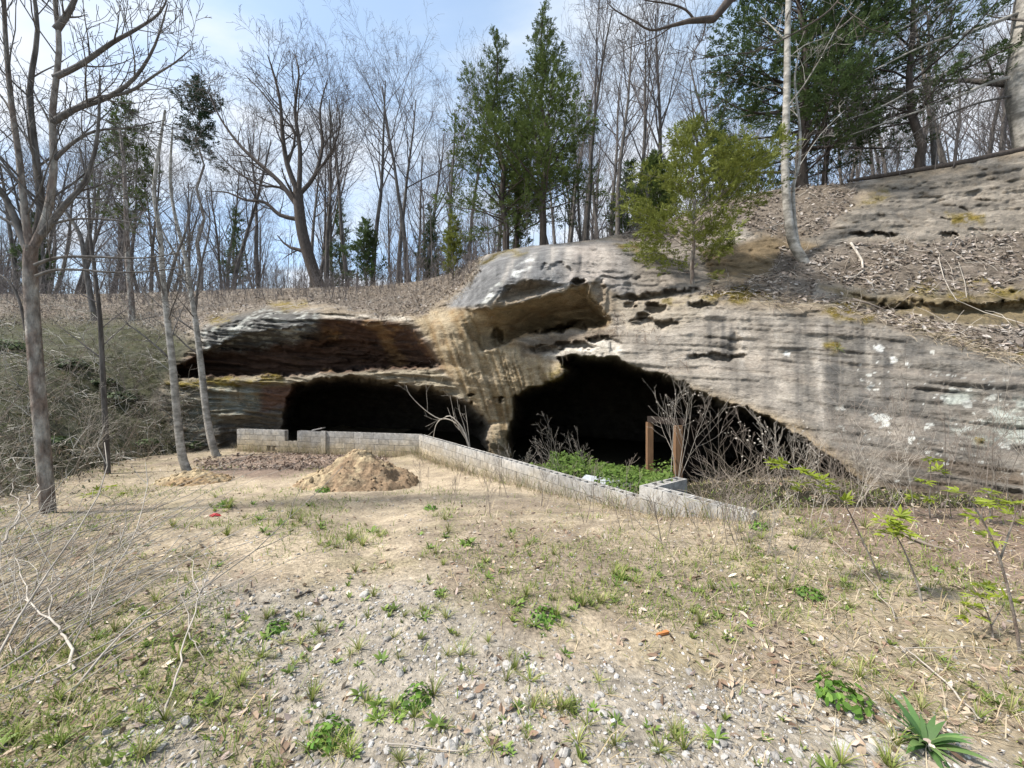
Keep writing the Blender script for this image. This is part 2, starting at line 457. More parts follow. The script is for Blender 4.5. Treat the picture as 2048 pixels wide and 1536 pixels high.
ELL = [(1155,562,13,7,.6),(1088,533,11,10,.25),(1120,545,28,18,.22),(1197,585,14,26,.28),(1262,612,11,6,.4),(1310,615,22,10,.55),(1288,630,12,8,.4),
       (1285,642,28,8,.45),(1335,647,24,7,.45),(1400,607,24,7,.35),(997,670,13,14,.6),(941,789,7,5,.5),(1001,799,6,6,.5),(1435,713,60,6,.28),
       (1470,690,12,26,.10),(1240,556,50,5,.12),
       (1150,690,40,7,.5),(1200,676,26,7,.45),(1090,700,30,9,.4),(1750,620,70,8,.2),(1745,468,50,7,.3),(1900,470,20,4,.2),
       (1230,690,12,14,.2),(700,690,60,8,.3),(560,700,60,8,.25),(480,690,40,9,.3),(640,672,50,6,.25),(740,715,70,6,.3)]

def depth_field(px, py, ops=True):
    px = np.asarray(px, float); py = np.asarray(py, float)
    D = tps(px, py)
    if not ops:
        return D
    wx = px + 5 * vnoise(px / 22, py / 22, 3.3, 5) + 3.5 * vnoise(px / 8, py / 8, 1.3, 6) + 2 * vnoise(px / 3.6, py / 3.6, 2.2, 9)
    wy = py + 5 * vnoise(px / 22, py / 16, 9.1, 7) + 3.5 * vnoise(px / 9, py / 7, 4.3, 8) + 2 * vnoise(px / 4, py / 3.4, 5.2, 10)
    # upper left recess: ceiling runs back and down from the lip to the shelf
    s = sdf(wx, wy, RECESS)
    lip = np.interp(px, [340, 400, 470, 560, 660, 760, 820, 886], [735, 700, 668, 650, 638, 640, 652, 725])
    led = np.interp(px, [340, 430, 600, 700, 870, 886], [757, 757, 752, 744, 737, 731])
    t = np.clip((py - lip) / np.maximum(led - lip, 5), 0, 1)
    D = D + np.where(s > 0, 2.6 * t ** 0.9 * ss(0, 9, s), 0)
    s = sdf(wx, wy, CEIL)
    top = np.interp(px, [905, 1005, 1060, 1130, 1175, 1215], [620, 614, 600, 580, 568, 626])
    bot = np.interp(px, [905, 960, 1060, 1215], [642, 695, 668, 655])
    t = np.clip((py - top) / np.maximum(bot - top, 5), 0, 1)
    D = D + np.where(s > 0, (2.0 * t * ss(0, 5 + 16 * ss(1130, 1170, px), s)) * ss(925, 1110, px) + 0.30 * ss(0, 4, s) * ss(900, 960, px) * (1 - .7 * t), 0)
    for poly, amt, w in ((HOLLOW, 0.9, 14), (SLIT, 1.3, 6), (BAND, 0.5, 12), (UNDER, 0.9, 9), (SIDE, 0.9, 30)):
        s = sdf(wx, wy, poly)
        D = D + np.where(s > 0, amt * (1 - np.exp(-np.maximum(s, 0) / w)), 0)
    for poly, amt, w in ((CAVE_L, 9.0, 13), (CAVE_R, 9.0, 14)):
        s = sdf(wx, wy, poly)
        D = D + np.where(s > 0, amt * (1 - np.exp(-np.maximum(s, 0) / w)), 0)
    for cx, cy, rx, ry, a in ELL:
        q = ((wx - cx) / rx) ** 2 + ((wy - cy) / ry) ** 2
        D = D + a * ss(1.25, 0.55, q)
    # foot bulge of the pillar
    q = ((px - 1003) / 34) ** 2 + ((py - 872) / 28) ** 2
    D = D - 0.35 * np.sqrt(np.clip(1 - q, 0, 1))
    q = ((px - 985) / 22) ** 2 + ((py - 846) / 6) ** 2
    D = D + 0.18 * np.clip(1 - q, 0, 1)
    # ledge brow under the recess, big face swelling
    D = D - 0.25 * np.exp(-((py - led - 8) / 9) ** 2) * ss(340, 420, px) * ss(900, 840, px)
    return D

NC, NR = 1010, 250
cpx = np.linspace(-420, 2520, NC)
vv = np.linspace(0, 1, NR)
cbase = np.interp(cpx, BASE[:, 0], BASE[:, 1]); ccrest = np.interp(cpx, CREST[:, 0], CREST[:, 1])
PXg = np.repeat(cpx[None], NR, 0)
PYg = cbase[None] * (1 - vv[:, None]) + ccrest[None] * vv[:, None]
Dg = depth_field(PXg, PYg)
def world(px, py, D):
    return (px - 1024) / FPX * D, D, EYE - (py - 768) / FPX * D
X, Y, Z = world(PXg, PYg, Dg)

def mask(poly, soft, wob=10, seed=3):
    wx = PXg + wob * fbm(PXg / 40, PYg / 30, 0.5, 3, seed); wy = PYg + wob * fbm(PXg / 40, PYg / 30, 7.5, 3, seed + 1)
    return ss(-soft, soft, sdf(wx, wy, poly))
# --- surface zones
LIT = [[(340,690),(400,655),(450,630),(500,614),(560,604),(640,609),(700,620),(760,629),(830,628),(880,610),(920,585),(960,520),(960,480),(-450,500),(-450,660),(150,650),(250,640)],
       [(1390,590),(1440,565),(1530,558),(1570,500),(1640,500),(1720,480),(1850,490),(1960,470),(2100,470),(2300,500),(2300,590),(2048,575),(1900,585),(1750,585),(1640,560),(1620,590),(1560,610),(1500,585)],
       [(1600,600),(1660,590),(1740,620),(1830,635),(1950,655),(2100,650),(2400,680),(2400,760),(2100,725),(1980,705),(1880,672),(1790,655),(1700,622)],
       [(1240,480),(1240,440),(1500,370),(1720,360),(1720,385),(1690,430),(1640,470),(1560,480),(1480,455),(1400,480),(1330,490)]]
m_lit = np.zeros_like(PXg)
for i, p in enumerate(LIT):
    m_lit = np.maximum(m_lit, mask(p, 9, 14, 20 + i))
m_brush = mask([(-450,640),(250,640),(350,660),(390,690),(335,750),(330,760),(310,800),(350,860),(390,960),(360,1010),(-450,1100)], 18, 16, 31)
m_soil = np.maximum(m_lit, m_brush)
rockm = 1 - m_soil
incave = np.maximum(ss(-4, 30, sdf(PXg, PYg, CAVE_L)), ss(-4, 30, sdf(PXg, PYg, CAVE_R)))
pillar = mask([(818,628),(905,618),(960,625),(1010,680),(1060,700),(1130,740),(1110,770),(1045,800),(1050,940),(970,940),(985,850),(940,810),(890,740),(860,680)], 10, 8, 40)

# --- relief (metres), bedding nearly level, tilted a little
bed = Z + 0.10 * X + 0.25 * fbm(X * 0.35, Y * 0.35, Z * 0.35, 2, 50)
strata = fbm(X * 0.45, Y * 0.45, bed * 5.5, 4, 51)
fine = fbm(X * 1.2, Y * 1.2, bed * 18.0, 3, 52)
lump = fbm(X * 0.9, Y * 0.9, Z * 1.3, 4, 53)
small = fbm(X * 4.0, Y * 4.0, Z * 5.0, 5, 54, .62)
rid = 1 - 2 * np.abs(fbm(X * 2.2, Y * 2.2, Z * 3.4, 4, 49, .6))
_fs = PXg - (0.62 - .0009 * (PXg - 860)) * PYg + 6 * vnoise(PXg / 30, PYg / 30, 0, 60)
flute = (1 - 2.2 * np.abs(vnoise(_fs / 13, PYg / 260, 0.5, 61))) * .8 + 0.45 * vnoise(_fs / 6, PYg / 120, 2.5, 62)
face = mask([(1180,640),(1400,610),(1700,640),(2500,820),(2500,1150),(1750,1100),(1600,870),(1400,790),(1240,720)], 14, 8, 63)
leftrock = mask([(330,640),(900,600),(900,760),(960,840),(560,960),(330,960)], 14, 8, 64)
slabz0 = mask([(1560,480),(1700,420),(1760,380),(2048,315),(2500,240),(2500,480),(2048,470),(1850,488),(1740,478),(1640,500)], 9, 12, 91)
bould0 = mask([(1190,500),(1400,470),(1420,560),(1370,585),(1250,590),(1190,560)], 8, 8, 78)
leftledge = np.sign(strata) * np.abs(strata) ** 0.6
dd = rockm * (0.14 * lump + (0.11 - .06 * face) * strata + 0.04 * fine + (0.075 - .03 * face) * small - (.05 - .03 * face) * rid)
dd += rockm * leftrock * (1 - .9 * np.clip(pillar, 0, 1)) * (0.24 * leftledge + 0.09 * fine)
dd = dd * (1 - .75 * pillar)
dd += pillar * (-0.085 * flute + .06 * lump + .03 * small + .03 * strata)
flow = fbm(X * .22, Y * .22, (bed + .05 * fbm(X * .8, Y * .8, Z, 2, 56)) * 13.0, 3, 55)
dd += face * (0.02 * strata + 0.02 * fine + .07 * flow) + slabz0 * .06 * flow + bould0 * .05 * flow
# terraced bedding: short treads and risers, broken up along their length
q_ = bed * 3.4 + .55 * fbm(X * .5, Y * .5, Z * .8, 3, 57)
ter = (np.floor(q_) + ss(.62, 1.0, q_ - np.floor(q_))) - q_
q2 = bed * 9.0 + .6 * fbm(X * .8, Y * .8, Z * .8, 3, 58)
ter2 = (np.floor(q2) + ss(.55, 1.0, q2 - np.floor(q2))) - q2
brk = ss(-.25, .25, fbm(X * .8, Y * .8, Z * 1.6, 3, 59))
slabz = mask([(1560,480),(1700,420),(1760,380),(2048,315),(2500,240),(2500,480),(2048,470),(1850,488),(1740,478),(1640,500)], 9, 12, 91)
dd += rockm * (1 - .9 * pillar) * (1 - .6 * incave) * (0.16 * (ter + .4) * brk + 0.055 * (ter2 + .4) * (1 - .5 * brk)) * (.18 + .7 * leftrock + .12 * slabz + .05 * face)
pit = vnoise(X * 5, Y * 5, Z * 8, 66) * .6 + vnoise(X * 11, Y * 11, Z * 15, 67) * .4
dd += rockm * 0.06 * ss(.55, .75, pit) * (1 - .9 * face) * (1 - .8 * slabz)
scal = 1 - np.abs(vnoise(X * 1.3, Y * 1.3, Z * 2.2, 68))
dd += rockm * (1 - .7 * pillar) * (1 - .8 * face) * 0.08 * ss(.8, 1.0, scal)
dd += m_soil * (0.10 * lump + 0.07 * small)
Dg = Dg + dd * (1 - 0.3 * incave)
X, Y, Z = world(PXg, PYg, Dg)

# --- pigment of the stone (linear), plus painted shade inside the caves
def C(r, g, b):
    return np.array([r, g, b])
def mixc(col, c, m):
    return col * (1 - m[..., None]) + c * m[..., None]
vs = fbm(X * 1.9 + 0.3 * fbm(X * 2, Y * 2, Z * 2, 2, 70), Y * 1.6, Z * 0.22, 4, 71)      # run-off streaks
blot = fbm(X * 0.8, Y * 0.8, Z * 0.8, 4, 72)
fblot = fbm(X * 3.2, Y * 3.2, Z * 4.5, 4, 73)
bedc = fbm(X * 0.6, Y * 0.6, bed * 9, 4, 74)
col = np.ones(PXg.shape + (3,)) * C(.30, .245, .18)
col = mixc(col, C(.36, .32, .27), ss(-.1, .4, blot))
# right face: grey stained, pinkish pale near its left end
col = mixc(col, C(.275, .248, .21), face)
pink = mask([(1190,640),(1390,600),(1560,630),(1590,740),(1560,830),(1420,780),(1230,720)], 40, 20, 75)
col = mixc(col, C(.40, .35, .29), pink * face * 0.75)
col = mixc(col, C(.075, .072, .068), face * ss(.08, 0.42, vs) * ss(1380, 1450, PXg) * 0.5)
col = mixc(col, C(.10, .096, .088), face * ss(1560, 1680, PXg) * ss(0.15, -0.25, vs) * ss(-.35, .25, fblot + .5 * bedc) * 0.75)
col = mixc(col, C(.38, .325, .265), face * ss(0.05, 0.45, bedc) * 0.5)
def band(cx, w, y0, y1, slant=0.0, seed=0):
    xx = PXg - cx - slant * (PYg - y0) + .35 * w * vnoise(PXg / 9, PYg / 26, seed, 200 + seed)
    k = np.exp(-(xx / w) ** 2) * ss(y0 - 8, y0 + 12, PYg) * ss(y1 + 40, y1 - 40, PYg)
    return k * (.45 + .55 * ss(-.5, .3, vnoise(PXg / 5, PYg / 60, seed, 210 + seed) + .6 * fblot))
for i, (cx, w, y0, y1, sl, a) in enumerate([(1418,9,640,720,.05,.55),(1446,13,636,735,.03,.8),(1462,5,650,715,0,.7),(1530,12,630,800,.05,.45),(1592,9,625,830,.04,.55),(1612,6,640,820,.04,.45),(1660,26,640,860,.05,.75),(1712,20,640,850,.05,.6),(1765,26,670,840,.05,.6),(1830,26,690,830,.05,.55),(1905,30,720,800,.04,.55),(2000,34,740,830,.03,.5),(1570,5,640,760,.04,.4),(1330,10,640,740,.03,.35),(1275,8,660,720,.03,.3)]):
    col = mixc(col, C(.085, .082, .078), face * band(cx, w, y0, y1, sl, i) * a)
for i, (cx, w, y0, y1, sl, a) in enumerate([(1482,6,640,760,.02,.7),(1635,9,640,860,.04,.6),(1552,6,650,800,.04,.4),(1300,12,640,740,.03,.4),(1240,14,680,735,0,.5),(1735,6,680,800,.04,.35)]):
    col = mixc(col, C(.50, .45, .385), face * band(cx, w, y0, y1, sl, 30 + i) * a)
low = mask([(1330,752),(1600,850),(1780,985),(1900,1010),(1900,1070),(1700,1040),(1560,880),(1380,800)], 16, 14, 76)
col = mixc(col, C(.34, .25, .14), low * face * 0.7)
low2 = mask([(1740,900),(2048,930),(2500,960),(2500,1100),(1800,1100)], 30, 25, 77)
col = mixc(col, C(.16, .12, .085), low2 * ss(-.2, .5, bedc + .2) * 0.8)
# boulder on top
bould = mask([(890,612),(940,560),(960,520),(1060,488),(1240,482),(1400,470),(1420,560),(1370,585),(1250,590),(1190,560),(1130,575),(1050,562),(1000,590),(950,620)], 8, 8, 78)
col = mixc(col, C(.235, .232, .228), bould)
col = mixc(col, C(.46, .40, .345), bould * ss(1100, 1170, PXg) * ss(1270, 1210, PXg) * 0.9)
for i, (cx, w, y0, y1, sl, a) in enumerate([(1090,16,500,560,-.25,.7),(1050,14,505,570,-.5,.7),(1012,14,520,590,-.6,.65),(1125,9,500,550,-.15,.5),(1158,9,505,560,-.05,.9),(1176,5,500,545,0,.4),(975,16,545,610,-.6,.55),(1222,6,490,540,.1,.4),(1262,20,505,570,.1,.4),(1320,20,500,575,.1,.35)]):
    col = mixc(col, C(.07, .07, .07), bould * band(cx, w, y0, y1, sl, 40 + i) * a)
for i, (cx, w, y0, y1, sl, a) in enumerate([(1108,9,490,560,-.2,.8),(1138,8,490,550,-.1,.7),(1205,12,485,550,.05,.6),(1070,8,500,560,-.35,.5),(1030,7,512,575,-.5,.5)]):
    col = mixc(col, C(.50, .455, .40), bould * band(cx, w, y0, y1, sl, 60 + i) * a)
col = mixc(col, C(.30, .255, .205), bould * ss(1230, 1290, PXg) * 0.8)
# ochre ceiling and pillar
tanm = np.maximum(pillar, mask(CEIL + [(905, 640)], 7, 6, 79))
col = mixc(col, C(.315, .235, .135), tanm)
col = mixc(col, C(.47, .395, .28), pillar * ss(-.05, .6, flute) * 0.6)
col = mixc(col, C(.20, .145, .085), pillar * ss(.0, .8, -flute) * 0.5)
col = mixc(col, C(.20, .12, .055), tanm * ss(0, .5, fblot) * 0.5)
col = mixc(col, C(.55, .46, .33), pillar * mask([(930,690),(1050,690),(1130,735),(1100,765),(1000,790),(940,740)], 14, 14, 80) * ss(-.2, .35, fblot) * 0.7)
white_lip = mask([(1080,712),(1130,690),(1230,676),(1250,700),(1235,728),(1130,722)], 6, 6, 81)
col = mixc(col, C(.62, .57, .49), white_lip * 0.8)
rubble = mask([(1040,690),(1100,672),(1225,655),(1240,672),(1130,692),(1080,712),(1040,712)], 7, 8, 82)
col = mixc(col, C(.17, .135, .10), rubble * 0.8)
holes = mask([(1235,600),(1290,588),(1420,592),(1400,640),(1340,660),(1250,662)], 8, 8, 83)
col = mixc(col, C(.42, .36, .28), holes * 0.7)
# left rock: iron-dark red recess, lichen-grey shoulder, shelf
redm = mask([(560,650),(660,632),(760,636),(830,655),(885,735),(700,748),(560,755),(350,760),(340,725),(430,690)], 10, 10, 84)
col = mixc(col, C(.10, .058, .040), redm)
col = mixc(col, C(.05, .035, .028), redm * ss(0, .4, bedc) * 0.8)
col = mixc(col, C(.27, .16, .07), redm * ss(.05, .45, blot + .4 * fblot) * ss(560, 700, PXg) * 0.7)
lich = mask([(400,660),(470,625),(560,615),(640,625),(640,665),(560,690),(470,700),(410,700)], 14, 14, 85)
col = mixc(col, C(.13, .125, .115), lich)
col = mixc(col, C(.40, .40, .36), lich * ss(.05, .3, fblot) * 0.85)
shelf = mask([(330,760),(600,752),(720,744),(880,738),(940,800),(880,790),(760,766),(640,758),(590,778),(560,830),(430,850),(330,830)], 6, 6, 86)
col = mixc(col, C(.30, .26, .19), shelf)
greyg = mask([(320,780),(430,772),(540,768),(560,790),(500,830),(430,850),(440,930),(320,960)], 10, 12, 87)
col = mixc(col, C(.24, .25, .215), greyg * ss(-.3, .2, fblot) * 0.9)
col = mixc(col, C(.15, .07, .05), mask([(520,775),(600,770),(580,820),(520,830)], 9, 9, 88) * 0.8)
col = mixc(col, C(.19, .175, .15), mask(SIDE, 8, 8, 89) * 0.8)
# whitish ledge lips
col = mixc(col, C(.55, .50, .42), mask([(640,628),(720,630),(820,634),(820,644),(740,640),(650,636)], 4, 4, 90) * 0.7)
# upper right bare slab
slab = mask([(1560,480),(1700,420),(1760,380),(2048,315),(2500,240),(2500,480),(2048,470),(1850,488),(1740,478),(1640,500)], 9, 12, 91)
col = mixc(col, C(.27, .235, .19), slab)
col = mixc(col, C(.15, .135, .115), slab * ss(.0, .35, bedc + .3 * vs) * 0.7)
col = mixc(col, C(.44, .38, .31), slab * ss(.1, .4, -bedc) * 0.6)
band2 = mask([(1640,570),(1760,590),(2500,580),(2500,660),(1950,655),(1750,625)], 9, 10, 92)
col = mixc(col, C(.23, .18, .105), band2)
col = mixc(col, C(.10, .085, .055), band2 * ss(0, .4, fblot) * 0.7)
wallb = mask([(1400,500),(1560,470),(1640,490),(1560,555),(1420,560)], 9, 10, 93)
col = mixc(col, C(.20, .15, .09), wallb)
# inside of the caves: brown stone, cave shade painted into the colour
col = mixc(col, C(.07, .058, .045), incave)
# lichen: many pale crusts on the right end of the face, few elsewhere
def spots(scale, thr, seed, w=0.05):
    return ss(thr, thr + w, vnoise(X * scale, Y * scale, Z * scale, seed) * 0.65 + vnoise(X * scale * 2.7, Y * scale * 2.7, Z * scale * 2.7, seed + 1) * 0.35)
lz = mask([(1640,700),(1760,720),(1900,760),(2048,760),(2400,800),(2400,960),(2000,940),(1800,900),(1680,860)], 40, 25, 94)
col = mixc(col, C(.62, .62, .57), np.clip(lz * spots(6, .46, 95) + face * ss(1650, 1750, PXg) * spots(11, .60, 97), 0, 1) * 0.9)
big = mask([(1890,790),(1930,780),(2000,800),(2060,810),(2060,880),(1960,890),(1900,860)], 10, 18, 99)
col = mixc(col, C(.46, .485, .43), big * ss(-.25, .1, fblot) * 0.85)
for (cx, cy, r) in ((1757, 697, 11), (1787, 721, 10), (1573, 707, 8), (1815, 727, 6)):
    q = np.hypot(PXg - cx + 4 * vnoise(PXg / 6, PYg / 6, 0, 5), (PYg - cy) * 1.3 + 4 * vnoise(PXg / 6, PYg / 6, 4, 5))
    col = mixc(col, C(.70, .70, .66), ss(r, r * .6, q))
col = mixc(col, C(.66, .66, .62), bould * mask([(1020,575),(1035,530),(1060,510),(1070,515),(1050,550),(1040,575)], 5, 10, 101) * ss(-.15, .15, fblot))
col = mixc(col, C(.60, .60, .55), bould * mask([(960,610),(985,570),(1010,550),(1000,590),(975,615)], 5, 9, 102) * ss(-.05, .2, fblot) * .8)
# soil and leaf litter zones
litc = C(.205, .17, .135) + 0.05 * blot[..., None] + 0.10 * fblot[..., None] * C(1, .85, .7)
col = col * (1 - m_lit[..., None]) + litc * m_lit[..., None]
brc = C(.085, .085, .05) + 0.05 * fblot[..., None]
col = col * (1 - m_brush[..., None]) + brc * m_brush[..., None]
# moss
MOSS = [[(1415,590),(1450,575),(1540,580),(1545,592),(1480,600),(1430,602)],[(1640,622),(1700,608),(1750,628),(1740,638),(1660,634)],[(1240,490),(1290,488),(1280,502),(1235,504)],
        [(1330,600),(1380,590),(1370,600),(1330,606)],[(960,522),(1000,508),(1050,500),(1010,512),(975,528)],[(410,640),(470,625),(465,640),(420,648)],[(330,765),(400,758),(560,752),(560,764),(400,775),(335,785)],
        [(1720,395),(1770,385),(1780,400),(1740,412),(1715,408)],[(1900,430),(1960,425),(1960,445),(1910,450)],[(1870,675),(1910,672),(1910,682),(1875,684)],[(2020,705),(2048,700),(2150,715),(2150,730),(2040,722)],
        [(540,605),(600,598),(610,606),(560,616)],[(1830,560),(1880,565),(1870,590),(1820,590)],[(1960,870),(1985,875),(1980,890),(1960,892)],[(1655,690),(1690,688),(1690,705),(1660,706)],[(1890,570),(1960,560),(2048,575),(2048,600),(1900,600)],[(480,905),(440,900),(450,930),(500,925)],[(1090,745),(1140,728),(1140,760),(1105,775)]]
m_moss = np.zeros_like(PXg)
for i, p in enumerate(MOSS):
    m_moss = np.maximum(m_moss, mask(p, 9, 22, 110 + i) * ss(-.28, .02, fblot + .5 * small) * (0.6 if i in (12, 15, 16, 17, 7) else 1))
mossc = C(.205, .15, .022) + 0.08 * fblot[..., None] * C(1, .9, .2)
col = col * (1 - m_moss[..., None] * .9) + mossc * m_moss[..., None] * .9
col *= (1 + 0.22 * fblot[..., None] * rockm[..., None])
col = np.clip(col, 0.012, 0.75)
Dg = Dg - 0.04 * m_moss
X, Y, Z = world(PXg, PYg, Dg)

# --- hilltop running back behind the crest
BACK = np.array([1.5, 4, 8, 14, 24, 40, 70, 120, 260])
def hill_z(zc, back):
    return zc - 0.0018 * np.minimum(back, 40) ** 2 * 0.6 - 0.06 * np.maximum(back - 4, 0)
crX, crY, crZ = X[-1], Y[-1], Z[-1]
dirx = (cpx - 1024) / FPX
bx, by, bz, bc = [], [], [], []
for b in BACK:
    yy = crY + b
    bx.append(dirx * crY + np.clip(dirx, -1.2, 1.2) * b); by.append(yy); bz.append(hill_z(crZ, b) + 0.12 * fbm(bx[-1] * .5, yy * .5, 0, 3, 9))
    bc.append(np.ones((NC, 3)) * C(.19, .15, .11))
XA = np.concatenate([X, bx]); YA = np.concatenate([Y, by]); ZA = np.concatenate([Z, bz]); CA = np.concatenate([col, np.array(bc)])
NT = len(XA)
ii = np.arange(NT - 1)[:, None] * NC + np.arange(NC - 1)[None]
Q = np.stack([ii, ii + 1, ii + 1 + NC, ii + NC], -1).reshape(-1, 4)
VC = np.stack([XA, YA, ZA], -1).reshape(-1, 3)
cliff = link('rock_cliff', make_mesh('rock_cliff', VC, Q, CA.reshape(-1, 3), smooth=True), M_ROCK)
tag(cliff, 'weathered sandstone cliff with two dark caves and a fluted ochre pillar', 'cliff', kind='structure')

def surf(px, py, sink=0.0):
    """world point on the cliff mesh at a photo pixel"""
    j = np.clip((px + 420) / 2940 * (NC - 1), 0, NC - 1)
    b = np.interp(px, BASE[:, 0], BASE[:, 1]); c = np.interp(px, CREST[:, 0], CREST[:, 1])
    v = np.clip((py - b) / (c - b), 0, 1) * (NR - 1)
    D = Dg[int(round(v)), int(round(j))] + sink
    return pt(px, py, D)
def hill(px, back):
    """world point on the hilltop, back metres behind the crest at picture column px"""
    j = int(round(np.clip((px + 420) / 2940 * (NC - 1), 0, NC - 1)))
    d = (px - 1024) / FPX
    return np.array([d * crY[j] + np.clip(d, -1.2, 1.2) * back, crY[j] + back, hill_z(crZ[j], back)])

# ================================================================== ground
WA, WB, WC = np.array([-10.75, 15.2]), np.array([-3.2, 13.5]), np.array([3.12, 4.45])      # line of the block wall
def ground_z(x, y):
    x = np.asarray(x, float); y = np.asarray(y, float)
    g = np.interp(y, [-8, 0, 3, 4.5, 6, 8, 10, 12, 15, 20, 40], [-1.55, -1.6, -1.63, -1.72, -1.98, -2.2, -2.36, -2.48, -2.62, -2.7, -2.7])
    k = ss(2.0, 3.9, x) * ss(8.5, 6.0, y)
    g = g * (1 - k) + (-1.58) * k
    # lower floor behind the wall
    def side(a, b):
        e = b - a; e = e / np.linalg.norm(e); n = np.array([-e[1], e[0]])
        return (x - a[0]) * n[0] + (y - a[1]) * n[1], (x - a[0]) * e[0] + (y - a[1]) * e[1], np.linalg.norm(b - a)
    s1, t1, L1 = side(WB, WC)
    s2, t2, L2 = side(WA, WB)
    s3, t3, L3 = side(WC - (WC - WB) / L1 * .25, np.array([6.4, 6.45]))
    beh = ss(0.10, 0.28, np.minimum(s1, s2)) * ss(-.15, .75, s3)
    sw = np.maximum(np.minimum(s1, s2) * 0 + np.where(s1 < s2, s1, s2), -9)
    g = g + (.13 + .08 * fbm(x * 1.7, y * 1.7, 0.9, 2, 133)) * np.exp(-((np.minimum(sw, 0) + .05) / .42) ** 2) * (s1 < .3) * (t1 < L1 + .4) * ((t1 > -.5) | (x > -11))
    floor = -2.42 - 0.1 * ss(10, 16, y) - 0.6 * ss(.40, .50, x / np.maximum(y, 1))
    g = g * (1 - beh) + np.minimum(floor, g) * beh
    g = g + 0.05 * fbm(x * .45, y * .45, 0.3, 3, 130) + 0.022 * fbm(x * 2.2, y * 2.2, 0.7, 3, 131) + 0.010 * fbm(x * 9, y * 9, 0.2, 2, 132)
    g = g + (-0.05 * np.exp(-((x - (-0.55 - 0.25 * y)) / 0.45) ** 2) * ss(9, 5, y))
    return g + EYE

GR, GC = 330, 380
gy = np.concatenate([np.linspace(-6, 0.6, 14)[:-1], 0.6 * (34 / 0.6) ** np.linspace(0, 1, GR - 13)])
gt = np.linspace(-1, 1, GC)
GYm = np.repeat(gy[:, None], GC, 1)
GXm = gt[None] * (2.5 + 1.75 * np.maximum(GYm, 0.6))
GZm = ground_z(GXm, GYm)
def pix(x, y, z):
    return 1024 + FPX * x / np.maximum(y, .05), 768 - FPX * (z - EYE) / np.maximum(y, .05)
gpx, gpy = pix(GXm, GYm, GZm)
def zone(px, py, polys, soft, wob, seed):
    wx = px + wob * fbm(px / 60, py / 40, 0.5, 3, seed); wy = py + wob * .7 * fbm(px / 60, py / 40, 7.5, 3, seed + 1)
    m = np.zeros_like(px)
    for p in polys:
        m = np.maximum(m, ss(-soft, soft, sdf(wx, wy, p)))
    return m
# bare sand and gravel, as polygons on the ground (the wheel track and the dug earth)
SAND = [[(330,950),(400,940),(620,945),(700,935),(860,925),(1010,930),(1150,985),(1060,1000),(900,1000),(820,985),(600,985),(420,985),(330,985)],
        [(400,1075),(520,1050),(620,1075),(660,1110),(660,1150),(560,1150),(440,1110)],[(290,1085),(330,1060),(360,1080),(310,1130)],
        [(720,1010),(850,1000),(880,1030),(780,1060),(700,1040)],[(1180,1040),(1240,1035),(1250,1060),(1190,1070)],
        [(700,1060),(860,1080),(800,1100),(680,1090)]]
GRAV = [[(300,1400),(420,1480),(420,1600),(100,1600)],[(330,1180),(460,1160),(640,1180),(860,1150),(900,1200),(1000,1260),(1150,1330),(1300,1400),(1300,1600),(600,1600),(560,1400),(430,1280)],[(1200,1320),(1750,1420),(2100,1560),(1000,1600)]]
def sand_m(px, py): return zone(px, py, SAND, 26, 48, 140)
def grav_m(px, py): return zone(px, py, GRAV, 30, 40, 142)
ms, mg = sand_m(gpx, gpy), grav_m(gpx, gpy)
nb = fbm(GXm * 1.3, GYm * 1.3, 0, 4, 144); nf = fbm(GXm * 7, GYm * 7, 0, 3, 145); nm = fbm(GXm * 3, GYm * 3, 4, 3, 148)
gc = np.ones(GXm.shape + (3,)) * C(.33, .272, .195)
gc = mixc(gc, C(.20, .16, .12), ss(-.05, .35, nb) * .8)
gc = mixc(gc, C(.19, .175, .08), ss(.0, .4, nm) * .25)
gc = mixc(gc, C(.31, .275, .225), mg * .85)
gc = mixc(gc, C(.41, .335, .24), ms * (0.45 + 0.55 * ss(-.35, .2, nm)))
leafz = zone(gpx, gpy, [[(380,925),(560,905),(780,905),(760,935),(560,955),(430,955)],[(1560,1000),(2300,1000),(2300,1200),(1700,1120)]], 9, 14, 150)
gc = mixc(gc, C(.20, .145, .115), leafz * .85)
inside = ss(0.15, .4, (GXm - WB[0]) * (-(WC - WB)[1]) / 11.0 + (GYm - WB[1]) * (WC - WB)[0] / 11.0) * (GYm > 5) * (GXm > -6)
gc = mixc(gc, C(.024, .022, .013), inside * .97)  # floor behind the wall painted near black, standing in for cave shade
gc = np.clip(gc * (1 + .35 * nf[..., None] + .18 * nb[..., None]), .01, .7)
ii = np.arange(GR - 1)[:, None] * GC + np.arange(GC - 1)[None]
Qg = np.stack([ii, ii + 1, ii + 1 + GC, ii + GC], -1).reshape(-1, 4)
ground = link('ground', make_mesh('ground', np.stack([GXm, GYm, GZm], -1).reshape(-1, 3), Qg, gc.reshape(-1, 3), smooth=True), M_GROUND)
tag(ground, 'sandy clearing with gravel, weeds and dead leaves in front of the caves', 'ground', kind='structure')

def behind(x, y):
    def side(a, b):
        e = (b - a) / np.linalg.norm(b - a)
        return (x - a[0]) * -e[1] + (y - a[1]) * e[0]
    return (side(WB, WC) > -.13) & (side(WA, WB) > -.13) & (side(WC, np.array([6.4, 6.45])) > .25)

